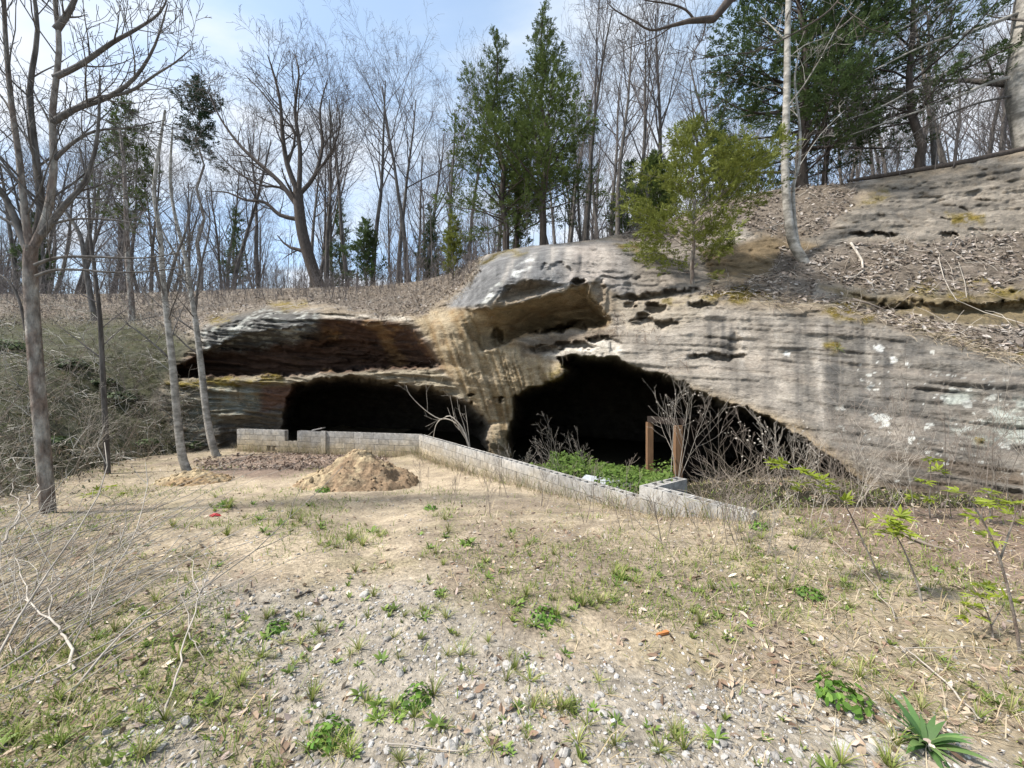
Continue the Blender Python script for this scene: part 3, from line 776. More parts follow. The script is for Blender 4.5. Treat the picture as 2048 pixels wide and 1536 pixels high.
def on_ground(px, py):
    """where the view ray through a photo pixel meets the ground"""
    px = np.atleast_1d(np.asarray(px, float)); py = np.atleast_1d(np.asarray(py, float))
    ys = np.geomspace(0.8, 30, 260)[None]
    xs = (px[:, None] - 1024) / FPX * ys; zs = EYE - (py[:, None] - 768) / FPX * ys
    h = zs - ground_z(xs, np.repeat(ys, len(px), 0))
    k = np.where((h < 0).any(1), np.argmax(h < 0, 1), ys.shape[1] - 1)
    i = np.arange(len(px)); x, y = xs[i, k], ys[0, k]
    return np.stack([x, y, ground_z(x, y)], 1)

# ================================================================== block wall
def block_material():
    m = bpy.data.materials.new('concrete_block'); m.use_nodes = True
    t = m.node_tree; b = t.nodes['Principled BSDF']; b.inputs['Roughness'].default_value = 0.95; b.inputs['Specular IOR Level'].default_value = 0.15
    g = t.nodes.new('ShaderNodeNewGeometry')
    n = t.nodes.new('ShaderNodeTexNoise'); n.inputs['Scale'].default_value = 2.2; n.inputs['Detail'].default_value = 8; n.inputs['Roughness'].default_value = .65
    t.links.new(g.outputs['Position'], n.inputs['Vector'])
    sp = t.nodes.new('ShaderNodeSeparateXYZ'); t.links.new(g.outputs['Position'], sp.inputs[0])
    # sandy splash-back low on the wall
    mr = t.nodes.new('ShaderNodeMapRange'); mr.inputs['From Min'].default_value = -0.20; mr.inputs['From Max'].default_value = -0.85
    ad = t.nodes.new('ShaderNodeMath'); ad.operation = 'MULTIPLY_ADD'; ad.inputs[1].default_value = 0.9
    t.links.new(n.outputs['Fac'], ad.inputs[0]); t.links.new(sp.outputs['Z'], ad.inputs[2])
    ad2 = t.nodes.new('ShaderNodeMath'); ad2.operation = 'SUBTRACT'; ad2.inputs[1].default_value = 0.45
    t.links.new(ad.outputs[0], ad2.inputs[0]); t.links.new(ad2.outputs[0], mr.inputs['Value'])
    mx = t.nodes.new('ShaderNodeMix'); mx.data_type = 'RGBA'
    mx.inputs['A'].default_value = (.37, .355, .33, 1); mx.inputs['B'].default_value = (.39, .32, .215, 1)
    t.links.new(mr.outputs[0], mx.inputs['Factor'])
    n2 = t.nodes.new('ShaderNodeTexNoise'); n2.inputs['Scale'].default_value = 9; n2.inputs['Detail'].default_value = 8; n2.inputs['Roughness'].default_value = .7
    t.links.new(g.outputs['Position'], n2.inputs['Vector'])
    oi = t.nodes.new('ShaderNodeObjectInfo')
    a1 = t.nodes.new('ShaderNodeMapRange'); a1.inputs['From Min'].default_value = .3; a1.inputs['From Max'].default_value = .7; a1.inputs['To Min'].default_value = .55; a1.inputs['To Max'].default_value = 1.25
    t.links.new(n2.outputs['Fac'], a1.inputs['Value'])
    a2 = t.nodes.new('ShaderNodeMapRange'); a2.inputs['To Min'].default_value = .84; a2.inputs['To Max'].default_value = 1.14
    t.links.new(oi.outputs['Random'], a2.inputs['Value'])
    mu = t.nodes.new('ShaderNodeMath'); mu.operation = 'MULTIPLY'; t.links.new(a1.outputs[0], mu.inputs[0]); t.links.new(a2.outputs[0], mu.inputs[1])
    vm = t.nodes.new('ShaderNodeVectorMath'); vm.operation = 'SCALE'; t.links.new(mx.outputs['Result'], vm.inputs[0]); t.links.new(mu.outputs[0], vm.inputs['Scale'])
    t.links.new(vm.outputs[0], b.inputs['Base Color'])
    nb_ = t.nodes.new('ShaderNodeTexNoise'); nb_.inputs['Scale'].default_value = 60; nb_.inputs['Detail'].default_value = 5
    t.links.new(g.outputs['Position'], nb_.inputs['Vector'])
    bp = t.nodes.new('ShaderNodeBump'); bp.inputs['Strength'].default_value = .5; bp.inputs['Distance'].default_value = .008
    t.links.new(nb_.outputs['Fac'], bp.inputs['Height']); t.links.new(bp.outputs[0], b.inputs['Normal'])
    return m
M_BLOCK = block_material()
M_MORTAR = material('mortar', (.46, .44, .40), var=.2, scale=12, world=True)

def block_mesh(L=0.387, H=0.187, T=0.19):
    """hollow two-core block, chamfer-free but with open cores"""
    xs = [-L/2, -L/2 + .034, -.017, .017, L/2 - .034, L/2]; ys = [-T/2, -T/2 + .034, T/2 - .034, T/2]
    V, Fq = [], []
    idx = {}
    def v(i, j, k):
        key = (i, j, k)
        if key not in idx:
            idx[key] = len(V); V.append((xs[i], ys[j], k * H))
        return idx[key]
    hole = lambda i, j: j == 1 and i in (1, 3)
    for i in range(5):
        for j in range(3):
            if hole(i, j):
                Fq += [(v(i, j, 0), v(i, j, 1), v(i+1, j, 1), v(i+1, j, 0)), (v(i+1, j+1, 0), v(i+1, j+1, 1), v(i, j+1, 1), v(i, j+1, 0)),
                       (v(i, j+1, 0), v(i, j+1, 1), v(i, j, 1), v(i, j, 0)), (v(i+1, j, 0), v(i+1, j, 1), v(i+1, j+1, 1), v(i+1, j+1, 0))]
            else:
                Fq += [(v(i, j, 1), v(i+1, j, 1), v(i+1, j+1, 1), v(i, j+1, 1)), (v(i, j, 0), v(i, j+1, 0), v(i+1, j+1, 0), v(i+1, j, 0))]
    for i in range(5):
        Fq += [(v(i, 0, 0), v(i+1, 0, 0), v(i+1, 0, 1), v(i, 0, 1)), (v(i+1, 3, 0), v(i, 3, 0), v(i, 3, 1), v(i+1, 3, 1))]
    for j in range(3):
        Fq += [(v(0, j+1, 0), v(0, j, 0), v(0, j, 1), v(0, j+1, 1)), (v(5, j, 0), v(5, j+1, 0), v(5, j+1, 1), v(5, j, 1))]
    return make_mesh('block', np.array(V), np.array(Fq))
BLK = block_mesh(); BLK.materials.append(M_BLOCK)
HALF = block_mesh(0.187); HALF.materials.append(M_BLOCK)

wall = thing('block_wall', 'low grey hollow concrete block wall bending across the cave mouths', 'wall', (WB[0], WB[1], EYE - 2.75))
WZ = EYE - 2.75
TOPZ = EYE - 1.75
def box_np(x0, x1, y0, y1, z0, z1):
    V = np.array([(x, y, z) for z in (z0, z1) for y in (y0, y1) for x in (x0, x1)], float)
    F = np.array([(0, 2, 3, 1), (4, 5, 7, 6), (0, 1, 5, 4), (2, 6, 7, 3), (0, 4, 6, 2), (1, 3, 7, 5)])
    return V, F
def frame_pts(V, o, e, z):
    n = np.array([-e[1], e[0]])
    return np.stack([o[0] + V[:, 0] * e[0] + V[:, 1] * n[0], o[1] + V[:, 0] * e[1] + V[:, 1] * n[1], V[:, 2] + z], 1)
mort = []
def lay(o, e, s, z, half=False):
    """one block, s metres along direction e from o"""
    b = link('block', HALF if half else BLK, parent=wall)
    p = o + e * s
    b.location = (p[0] - WB[0] + random.uniform(-.004, .004), p[1] - WB[1] + random.uniform(-.004, .004), z - WZ)
    b.rotation_euler = (0, 0, math.atan2(e[1], e[0]) + random.uniform(-.012, .012))
def course(o, e, s0, s1, z, off, skip=()):
    s = s0
    first = off
    while s < s1 - .06:
        w = .2 if first else min(.4, s1 - s)
        half = w < .3
        w = .2 if half else .4
        c = s + w / 2
        if not any(a < c < b for a, b in skip):
            lay(o, e, c, z, half)
            # mortar shells, recessed 6 mm
            for sgn in (-1, 1):
                V, F = box_np(s + .003, s + w - .003 + .006, sgn * .082 - .006, sgn * .082 + .006, -.008, .18)
                mort.append((frame_pts(V, o, e, z), F, None))
        s += w; first = False
def unit(a, b):
    return (b - a) / np.linalg.norm(b - a)
eAB = unit(WA, WB); LAB = np.linalg.norm(WB - WA)
eBC = unit(WB, WC); LBC = np.linalg.norm(WC - WB)
def s_at(px):      # distance along the far part of the wall at a picture column
    d = (px - 1024) / FPX
    return (d * WA[1] - WA[0]) / (eAB[0] - d * eAB[1])
g0, g1 = s_at(575), s_at(598)
v0, v1 = s_at(536), s_at(554)
for c in range(5):
    z = TOPZ - .2 * (c + 1)
    if c < 2:
        course(WA, eAB, 0.0, g0, z, c % 2 == 1); course(WA, eAB, g1, LAB + .07, z, c % 2 == 1)
    elif c == 3:
        course(WA, eAB, 0.0, v0, z, c % 2 == 1); course(WA, eAB, v1 + .06, LAB + .07, z, c % 2 == 1)
    else:
        course(WA, eAB, 0.0, LAB + .07, z, c % 2 == 1)
for c in range(5):
    z = TOPZ - .2 * (c + 1)
    zend = {0: LBC, 1: LBC, 2: LBC * .9, 3: LBC * .75, 4: LBC * .55}[c]
    course(WB, eBC, 0.10, zend, z, c % 2 == 1)
s_step = np.linalg.norm(np.array([2.08, 6.03]) - WB)
course(WB, eBC, s_step, LBC - .35, TOPZ, False)
nBC = np.array([-eBC[1], eBC[0]])
ret_o = WB + eBC * (s_step + .1) + nBC * .1
for c in range(3):
    course(ret_o, nBC, 0.0 if c % 2 == 0 else 0.0, .8, TOPZ - .2 * c, c % 2 == 1)
V, F, _ = merge(mort)
V = V - np.array([WB[0], WB[1], WZ])
link('mortar', make_mesh('mortar', V, F), M_MORTAR, wall)
# pilaster and tilted coping on the far part
sp0 = s_at(652)
V, F = box_np(-.1, .1, -.16, -.098, -.9, .02)
link('pilaster', make_mesh('pilaster', frame_pts(V, WA + eAB * sp0, eAB, TOPZ) - np.array([WB[0], WB[1], WZ]), F), M_BLOCK, wall)
V, F = box_np(-.42, .02, -.09, .09, .005, .045)
V[:, 2] += np.where(V[:, 0] > -.2, .10, 0.0)
link('coping_slab', make_mesh('coping_slab', frame_pts(V, WA + eAB * (sp0 - .12), eAB, TOPZ) - np.array([WB[0], WB[1], WZ]), F), M_BLOCK, wall)
V, F = box_np(-.02, .02, -.08, .08, -.8 + .003, -.6 - .01)
link('vent_divider', make_mesh('vent_divider', frame_pts(V, WA + eAB * ((v0 + v1) / 2 + .02), eAB, TOPZ) - np.array([WB[0], WB[1], WZ]), F), M_BLOCK, wall)

# sheet of grey board lying behind the wall
def slab_thing(name, label, cat, px, py, Yd, sx, sy, th, rz, tilt, mat):
    V, F = box_np(-sx, sx, -sy, sy, 0, th)
    V[:, 2] += 0.02 * np.sin(V[:, 0] * 5)
    p = pt(px, py, Yd)
    o = link(name, make_mesh(name, V, F), mat, loc=p)
    o.rotation_euler = (tilt, 0.05, rz)
    return tag(o, label, cat)
M_BOARD = material('grey_board', (.36, .38, .40), var=.2, scale=6, rough=.7)
slab_thing('board_sheet', 'flat grey board sheet leaning behind the near block wall', 'board', 1208, 972, 7.35, .5, .28, .02, -.6, .25, M_BOARD)

# ------------------------------------------------------------------ timber frame standing in the right cave
M_POST = material('weathered_timber', (.19, .11, .06), var=.3, scale=5, stretch=(3, 3, .5), bump=.4, bscale=14)
M_PANEL = material('dark_boarding', (.03, .022, .018), var=.3, scale=6, stretch=(3, 3, .5))
fp1 = np.array([(1299 - 1024) / FPX * 9.6, 9.6]); fp2 = np.array([(1356 - 1024) / FPX * 8.9, 8.9])
tf = thing('timber_frame', 'brown timber post frame standing in the shade of the right cave', 'frame', (fp1[0], fp1[1], EYE - 2.5))
def part_box(name, c0, c1, hw, hd, z0, z1, mat, parent):
    """upright box or beam between two plan points"""
    c0 = np.asarray(c0, float); c1 = np.asarray(c1, float)
    e = unit(c0, c1) if np.linalg.norm(c1 - c0) > 1e-6 else np.array([1.0, 0])
    L = np.linalg.norm(c1 - c0)
    V, F = box_np(-hw, L + hw, -hd, hd, z0, z1)
    return link(name, make_mesh(name, frame_pts(V, c0, e, 0) - np.array(parent.location), F), mat, parent)
zf = float(ground_z(fp1[0], fp1[1])) - .05
part_box('post', fp1, fp1, .07, .07, zf, EYE - .95, M_POST, tf)
part_box('post', fp2, fp2, .08, .075, zf, EYE - .95, M_POST, tf)
fp3 = fp2 + np.array([.95, 1.15])
part_box('post', fp3, fp3, .09, .09, zf, EYE - .95, M_PANEL, tf)
part_box('beam', fp1, fp2, .02, .06, EYE - .947, EYE - .80, M_PANEL, tf)
part_box('beam', fp2 + np.array([.12, .05]), fp3, .10, .095, EYE - .945, EYE - .803, M_PANEL, tf)
dv_ = unit(fp2, fp3)
for k in range(6):
    a = fp2 + dv_ * (.14 + k * .21); b = a + dv_ * .195
    part_box('board', a, b, .002, .015, zf + .05, EYE - 1.05 - random.uniform(0, .05), M_PANEL, tf)

# ------------------------------------------------------------------ dirt mounds
def mound(name, label, px, py, rx, ry, h, seed, colr):
    c = on_ground(px, py)[0]
    n = 90
    a = np.linspace(-1.25, 1.25, n)
    gx, gy_ = np.meshgrid(a, a)
    r = np.sqrt(gx ** 2 + gy_ ** 2) * (1 + .14 * fbm(gx * 1.6, gy_ * 1.6, seed, 3, seed))
    hh = h * (np.clip(1 - r, -.3, 1)) * (1 + .25 * fbm(gx * 3, gy_ * 3, 1, 3, seed + 1)) + .22 * h * fbm(gx * 6, gy_ * 6, 2, 5, seed + 2, .62) - .06 * h * ss(.12, 0, r)
    wx = c[0] + gx * rx; wy = c[1] + gy_ * ry
    z = ground_z(wx, wy) + np.where(r > 1.02, -.03 + (1.02 - r) * .15, hh - .01)
    f1 = fbm(wx * 3, wy * 3, z * 4, 4, seed + 5); f2 = fbm(wx * 9, wy * 9, z * 9, 3, seed + 6)
    cc = np.ones(gx.shape + (3,)) * np.array(colr)
    cc = mixc(cc, C(.50, .40, .25), ss(-.05, .3, f1 - gx * .25) * .8)  # paler towards the left: sunlit side of the heap painted in
    cc = mixc(cc, C(.17, .135, .09), ss(.0, .3, f2 + .3 * f1) * .7)
    cc *= (1 + .3 * f2[..., None])
    V = np.stack([wx, wy, z], -1).reshape(-1, 3)
    q = np.arange(n - 1)[:, None] * n + np.arange(n - 1)[None]
    Q = np.stack([q, q + 1, q + 1 + n, q + n], -1).reshape(-1, 4)
    loc = np.array([c[0], c[1], c[2]])
    o = link(name, make_mesh(name, V - loc, Q, np.clip(cc, .02, .7).reshape(-1, 3), smooth=True), M_MOUND, loc=loc)
    tag(o, label, 'dirt mound')
    rr = np.random.default_rng(seed); k = rr.integers(0, n * n, int(260 * rx)); ok = r.ravel()[k] < 1.12; k = k[ok]
    t_ = (1 + 5 ** .5) / 2
    iv = np.array([(-1, t_, 0), (1, t_, 0), (-1, -t_, 0), (1, -t_, 0), (0, -1, t_), (0, 1, t_), (0, -1, -t_), (0, 1, -t_), (t_, 0, -1), (t_, 0, 1), (-t_, 0, -1), (-t_, 0, 1)]) / 1.9 * rr.uniform(.7, 1.2, (12, 1))
    fi = np.array([(0, 11, 5), (0, 5, 1), (0, 1, 7), (0, 7, 10), (0, 10, 11), (1, 5, 9), (5, 11, 4), (11, 10, 2), (10, 7, 6), (7, 1, 8), (3, 9, 4), (3, 4, 2), (3, 2, 6), (3, 6, 8), (3, 8, 9), (4, 9, 5), (2, 4, 11), (6, 2, 10), (8, 6, 7), (9, 8, 1)])
    A = instances(iv, fi, (V - loc)[k], rotmats(rr.normal(0, 1, (len(k), 3)), rr.uniform(0, 6, len(k))), np.clip(rr.lognormal(-3.7, .5, len(k)), .01, .07), np.clip(cc.reshape(-1, 3)[k] * rr.uniform(.7, 1.25, (len(k), 1)), .02, .6))
    cl = link('clods', make_mesh('clods', *A), M_MOUND, o); cl['kind'] = 'stuff'
    return o
md1 = mound('dirt_mound', 'heap of dug brown earth and sand before the bend of the block wall', 722, 967, 1.35, 1.15, .80, 200, (.27, .19, .12))
md2 = mound('dirt_mound', 'low small heap of orange sandy earth by the slim pale trunk', 392, 962, .75, .7, .30, 210, (.33, .23, .13))

# ================================================================== tree growth
def rv():
    while True:
        v = np.array([random.uniform(-1, 1), random.uniform(-1, 1), random.uniform(-1, 1)])
        l = np.dot(v, v)
        if 0.01 < l < 1:
            return v / math.sqrt(l)
def nz(v):
    return v / (math.sqrt(v[0] ** 2 + v[1] ** 2 + v[2] ** 2) + 1e-9)
class Sp:      # growth habit
    def __init__(s, **k):
        s.k = [9, 7, 5, 4, 3]; s.n = [12, 5, 4, 3]; s.jit = [.08, .16, .2, .25, .3]; s.up = [.05, .10, .08, .06, .04]
        s.ang = [50, 42, 42, 40]; s.lr = [.42, .5, .5, .5]; s.rr = [.5, .5, .5, .55]; s.start = [.45, .25, .2, .2]
        s.taper = [.18, .2, .25, .35, .4]; s.maxlev = 4; s.sides = [7, 5, 4, 3, 3]; s.rmin = .004
        for a, b in k.items(): setattr(s, a, b)
def path(p, d, L, r, lev, S):
    k = S.k[lev]; seg = L / (k - 1); pts = [p]; rad = [r]
    for i in range(1, k):
        d = nz(d + S.jit[lev] * rv() + np.array([0, 0, S.up[lev]]))
        p = p + d * seg; pts.append(p); rad.append(max(r * (1 - (1 - S.taper[lev]) * i / (k - 1)), S.rmin))
    return pts, rad
def spawn(out, pts, rad, lev, S, L=None, n=None, start=None):
    """grow side branches from a path of level lev"""
    if lev >= S.maxlev: return
    if L is None:
        L = sum(np.linalg.norm(pts[i + 1] - pts[i]) for i in range(len(pts) - 1))
    k = len(pts); n = S.n[lev] if n is None else n; st = S.start[lev] if start is None else start
    for j in range(n):
        t = st + (1 - st) * (j + random.random() * .9) / n
        f = t * (k - 1); i = min(int(f), k - 2); u = f - i
        p = pts[i] * (1 - u) + pts[i + 1] * u; r = rad[i] * (1 - u) + rad[i + 1] * u
        tg = nz(pts[i + 1] - pts[i])
        side = nz(np.cross(tg, rv()))
        a = math.radians(S.ang[lev] * random.uniform(.7, 1.25))
        d = nz(tg * math.cos(a) + side * math.sin(a))
        l = L * S.lr[lev] * random.uniform(.7, 1.25) * (1.15 - .55 * t)
        grow(out, p, d, l, max(r * S.rr[lev] * random.uniform(.8, 1.1), S.rmin), lev + 1, S)
def grow(out, p, d, L, r, lev, S):
    pts, rad = path(p, d, L, r, lev, S)
    out.append((lev, pts, rad, S.sides[lev]))
    spawn(out, pts, rad, lev, S, L)
def tree_meshes(out, name):
    tr, cr = Tubes(), Tubes()
    for lev, pts, rad, s in out:
        (tr if lev == 0 else cr).add(pts, rad, s)
    return tr.mesh('trunk'), cr.mesh('crown')

def spec_forest(seed):
    r = random.Random(seed)
    return Sp(start=[r.uniform(.38, .6), .25, .2, .2], ang=[r.uniform(32, 50), 40, 42, 42], lr=[r.uniform(.34, .46), .5, .5, .55],
              n=[13, 6, 4, 3], up=[.02, .13, .1, .06, .04], jit=[.07, .15, .2, .26, .3])
# ---- forest of bare trees on the hilltop: a few grown individuals, copied with their parts
TEMPL = []
for k in range(7):
    random.seed(100 + k)
    S = spec_forest(100 + k)
    out = []
    p0 = np.array([0, 0, -.3])
    pts, rad = path(p0, np.array([random.uniform(-.06, .06), random.uniform(-.06, .06), 1.0]), 14.0, .17, 0, S)
    rad[0] *= 1.35
    out.append((0, pts, rad, 7)); spawn(out, pts, rad, 0, S, 14.0)
    TEMPL.append(tree_meshes(out, 'bare'))
def bare_tree(i, loc, h, rz, label, group=None, mt=None, mc=None):
    t = thing('bare_tree', label, 'tree', loc, group)
    t.scale = (h / 14 * 1.05, h / 14 * 1.05, h / 14); t.rotation_euler = (0, 0, rz)
    link('trunk', TEMPL[i][0], M_BARK_GREY, t); link('crown', TEMPL[i][1], M_TWIG, t)
    return t
random.seed(5)
ANCH = [(-500, 'the far left brush'), (60, 'the large forked tree'), (250, 'the sparse evergreen'), (402, 'the tufted pine'), (612, 'the spreading oak'), (733, 'the small dark fir'), (905, 'the light green cedar'), (1050, 'the tall cedar pair'),
        (1386, 'the yellow green cedar'), (1606, 'the very large evergreen'), (1826, 'the thin evergreen'), (2050, 'the thick pale trunk'), (3000, 'the far right hillside')]
def wood_label(px, back, h):
    for (a, an), (b, bn) in zip(ANCH[:-1], ANCH[1:]):
        if a <= px < b:
            row = 'at the edge of the woods' if back < 7 else ('well inside the woods' if back < 18 else 'deep in the woods')
            size = 'tall' if h > 11.5 else ('middling' if h > 9 else 'small')
            return f'{size} bare tree {row.replace("of the woods", "of woods").replace("the woods", "woods")} between {an[4:]} and {bn[4:]}', f'bare trees {row} from {an[4:]} to {bn[4:]}'
# trees that can be told apart, by picture column, metres behind the crest and the row of their top
for k, (px, back, top) in enumerate([(745,4,165),(820,5,150),(850,7,200),(790,8,190),(700,9,230),(1165,5,60),(1235,6,55),(1275,7,90),(1320,9,70),(460,5,250),(300,3,310),(160,3,330),(520,9,240),(905,9,190),
                                     (655,6,210),(1420,6,120),(1480,8,60),(1880,3,-60),(1905,4,-80),(1960,5,60),(2010,6,20),(1700,7,160),(1760,9,150),(90,4,300),(30,5,250),(215,7,330),(1130,8,160),(1215,10,170)]):
    b = hill(px, back)
    h = (b[2] - EYE) * 0 + (768 - top) / FPX * b[1] + EYE - b[2]
    bare_tree(k % 7, b, max(h, 5), random.uniform(0, 6.28), *wood_label(px, back, max(h, 5)))
nfor = 0
for k in range(125):
    px = random.uniform(-260, 2350)
    back = random.uniform(3, 42) ** 1.0
    if px > 1500: back = random.uniform(6, 40)
    b = hill(px, back)
    h = random.uniform(8.5, 14.5)
    top_px = 768 - (b[2] + h - EYE) / b[1] * FPX
    want = np.interp(px, [-300, 300, 500, 900, 1300, 2300], [260, 260, 220, 230, 200, 60]) + random.uniform(-20, 120)
    h = min(max((768 - want) / FPX * b[1] + EYE - b[2], 5), 19)
    bare_tree(random.randrange(7), b, h, random.uniform(0, 6.28), *wood_label(px, back, h)); nfor += 1

# thin poles and saplings between the trunks: one uncountable thicket
random.seed(9)
tb = Tubes()
S_sap = Sp(k=[5, 4, 3, 3, 3], n=[7, 3, 0, 0], maxlev=2, start=[.3, .2, .2, .2], ang=[40, 40, 40, 40], lr=[.35, .5, .5, .5], sides=[4, 3, 3, 3, 3], up=[.05, .12, .1, 0, 0], rmin=.006)
for k in range(2300):
    px = random.uniform(-300, 2400) if k % 3 else random.uniform(-280, 1000); back = random.uniform(1, 30)
    if 950 < px: back = random.uniform(2.5, 30)
    b = hill(px, back) - np.array([0, 0, .1])
    out = []
    H = random.uniform(2.0, 7.0)
    if k % 2:
        H = random.uniform(.4, 2.6) ** 1.2; b = hill(px, random.uniform(-.2, 9)) - np.array([0, 0, .1])
    grow(out, b, nz(np.array([random.uniform(-.12, .12), 0, 1])), H, (random.uniform(.014, .045) if k % 2 == 0 else random.uniform(.006, .012)), 0, S_sap)
    for lev, pts, rad, s in out:
        tb.add(pts, rad, s)
for k in range(430):
    px = random.uniform(-250, 960); py = np.interp(px, CREST[:, 0], CREST[:, 1]) + random.uniform(0, 34)
    b = surf(px, py); out = []
    grow(out, b - np.array([0, 0, .05]), nz(np.array([random.uniform(-.4, .4), random.uniform(-.3, 0), 1])), random.uniform(.4, 1.5), random.uniform(.005, .011), 0, S_sap)
    for lev, pts, rad, s in out:
        tb.add(pts, rad, s)
o = link('sapling_thicket', tb.mesh('sapling_thicket'), M_TWIG)
tag(o, 'thicket of thin grey saplings between the trunks on the hilltop', 'thicket', kind='stuff')

# ---- named deciduous trees drawn limb by limb
def PY(Yd, L):
    """pixels at one distance -> points, small depth wander"""
    q = []
    w = random.uniform(-1, 1)
    for i, (a, b) in enumerate(L):
        q.append(pt(a, b, Yd * (1 + .02 * w * i / max(len(L) - 1, 1))))
    return q
def limb(out, Yd, L, r0, r1, lev, S, n=None, start=.15, sides=None):
    pts = PY(Yd, L); k = len(pts)
    # smooth resample
    P = np.array(pts); t = np.linspace(0, k - 1, (k - 1) * 3 + 1)
    i0 = np.clip(t.astype(int), 0, k - 2); u = (t - i0)[:, None]
    A = P[np.clip(i0 - 1, 0, k - 1)]; B = P[i0]; Cc = P[i0 + 1]; D = P[np.clip(i0 + 2, 0, k - 1)]
    R = .5 * ((2 * B) + (-A + Cc) * u + (2 * A - 5 * B + 4 * Cc - D) * u ** 2 + (-A + 3 * B - 3 * Cc + D) * u ** 3)
    pts = [x for x in R]
    rad = list(np.linspace(r0, r1, len(pts)))
    out.append((lev, pts, rad, sides or (9 if lev == 0 else 6)))
    spawn(out, pts, rad, max(lev, 1), S, n=n, start=start)
    return pts, rad

# large forked tree in the left foreground
random.seed(21)
Yl = 5.9
S = Sp(n=[0, 9, 5, 3], k=[9, 7, 6, 5, 4], lr=[.4, .42, .5, .5], rr=[.5, .42, .5, .6], up=[0, .10, .12, .1, .05], jit=[.05, .1, .14, .2, .25], ang=[45, 42, 45, 45], rmin=.0035)
out = []
base = on_ground(92, 1020)[0]
limb(out, Yl, [(98,1050),(86,900),(72,740),(63,600),(60,530),(62,492)], .09, .076, 0, S, n=0)
limb(out, Yl, [(60,500),(50,430),(40,330),(22,200),(10,60),(4,-120)], .05, .02, 0, S, n=12)
limb(out, Yl, [(64,500),(92,435),(107,340),(105,225),(118,100),(110,0),(106,-140)], .055, .022, 0, S, n=12)
limb(out, Yl, [(58,505),(35,450),(8,390),(-40,330),(-90,240)], .06, .02, 1, S, n=8)
limb(out, Yl * 1.03, [(66,490),(82,420),(70,300),(60,180),(75,60),(60,-60)], .06, .02, 1, S, n=9)
limb(out, Yl, [(84,470),(130,410),(172,360),(195,270),(200,150)], .05, .012, 1, S, n=9)
limb(out, Yl, [(105,245),(150,218),(215,195),(270,155),(310,90),(335,10)], .045, .008, 1, S, n=10)
limb(out, Yl, [(108,155),(160,130),(225,85),(270,60),(320,25),(340,-20)], .04, .008, 1, S, n=9)
limb(out, Yl, [(112,60),(140,20),(165,-40)], .05, .02, 1, S, n=5)
limb(out, Yl, [(110,245),(180,200),(255,185),(310,150),(350,125),(385,95)], .03, .005, 1, S, n=9)
limb(out, Yl * .97, [(70,530),(110,516),(170,513),(250,516),(310,514),(385,500)], .026, .006, 1, S, n=5)
limb(out, Yl * .97, [(72,552),(110,540),(165,540),(230,545),(310,542),(390,530)], .024, .006, 1, S, n=5)
limb(out, Yl, [(52,660),(38,600),(15,560),(-20,540)], .025, .008, 1, S, n=4)
limb(out, Yl, [(90,452),(150,438),(230,440),(300,452)], .022, .005, 1, S, n=5)
limb(out, Yl, [(100,330),(140,290),(190,262),(260,255),(330,240)], .028, .005, 1, S, n=8)
tm = tree_meshes(out, 'fork')
t = thing('forked_tree', 'large bare tree with brown trunk forking above two level pale boughs', 'tree', base)
for nm_, me_, mm in (('trunk', tm[0], M_BARK_BROWN), ('crown', tm[1], M_BARK_GREY)):
    o = link(nm_, me_, mm, t); o.location = -base

# slim pale trunks before the left rock
def slim(label, Yd, basepx, stems, r, S, mat, mtw, seed, nm='slim_tree', onsurf=None):
    random.seed(seed); out = []
    b = np.array(onsurf) if onsurf is not None else on_ground(*basepx)[0]
    for i, (L, r0, r1, n) in enumerate(stems):
        limb(out, Yd, L, r0, r1, 0 if i == 0 or r0 > .05 else 1, S, n=n, start=.35)
    tm = tree_meshes(out, nm)
    t = thing(nm, label, 'tree', b)
    for a, me_, mm in (('trunk', tm[0], mat), ('crown', tm[1], mtw)):
        o = link(a, me_, mm, t); o.location = -b
    return t
S2 = Sp(n=[0, 8, 5, 3], lr=[.3, .22, .5, .5], rr=[.4, .35, .5, .6], up=[0, .05, .08, .08, .05], jit=[.05, .12, .16, .2, .25], ang=[45, 50, 45, 45], rmin=.004)
yb = on_ground(374, 942)[0][1]
slim('slim pale trunk leaning left beside the small orange heap', yb, (374, 942), [([(382,955),(366,920),(356,850),(346,740),(336,650),(326,560),(320,470),(308,380),(318,300),(330,220)], .112, .025, 14), ([(330,600),(350,520),(372,460),(385,380)], .05, .015, 8)], .1, S2, M_BARK_PALE, M_BARK_GREY, 31)
yb = on_ground(434, 914)[0][1]
slim('slim grey speckled trunk standing against the left end of the rock', yb, (434, 914), [([(440,925),(425,890),(412,820),(402,730),(392,650),(384,600),(372,520),(352,440),(340,360),(345,260)], .13, .028, 14), ([(386,610),(372,560),(340,490),(310,440)], .06, .015, 7), ([(390,630),(400,540),(420,450),(410,380)], .05, .015, 7)], .1, S2, M_BARK_PALE, M_BARK_GREY, 32)
# white twin-stemmed tree on the debris shelf
pw = surf(1604, 520); yw = pw[1]
slim('tall whitish twin-stemmed tree with bent base on the leafy rock shelf', yw, None,
     [([(1612,532),(1598,508),(1584,480),(1576,430),(1570,340),(1572,240),(1574,150),(1575,60),(1578,-40),(1580,-160)], .14, .06, 4),
      ([(1604,515),(1594,480),(1588,430),(1587,370),(1598,330),(1600,260),(1593,200),(1590,150),(1600,100)], .06, .018, 3),
      ([(1575,300),(1540,280),(1500,272),(1460,268)], .018, .005, 3), ([(1600,330),(1640,270),(1690,220)], .014, .005, 2), ([(1573,120),(1610,90),(1660,70),(1720,20)], .016, .005, 3), ([(1574,180),(1540,170),(1490,185)], .014, .005, 2),
      ([(1586,382),(1560,372)], .018, .012, 0), ([(1580,440),(1540,455),(1480,470)], .012, .004, 4)], .1, S2, M_BARK_PALE, M_BARK_PALE, 33, 'twin_stem_tree', pw)
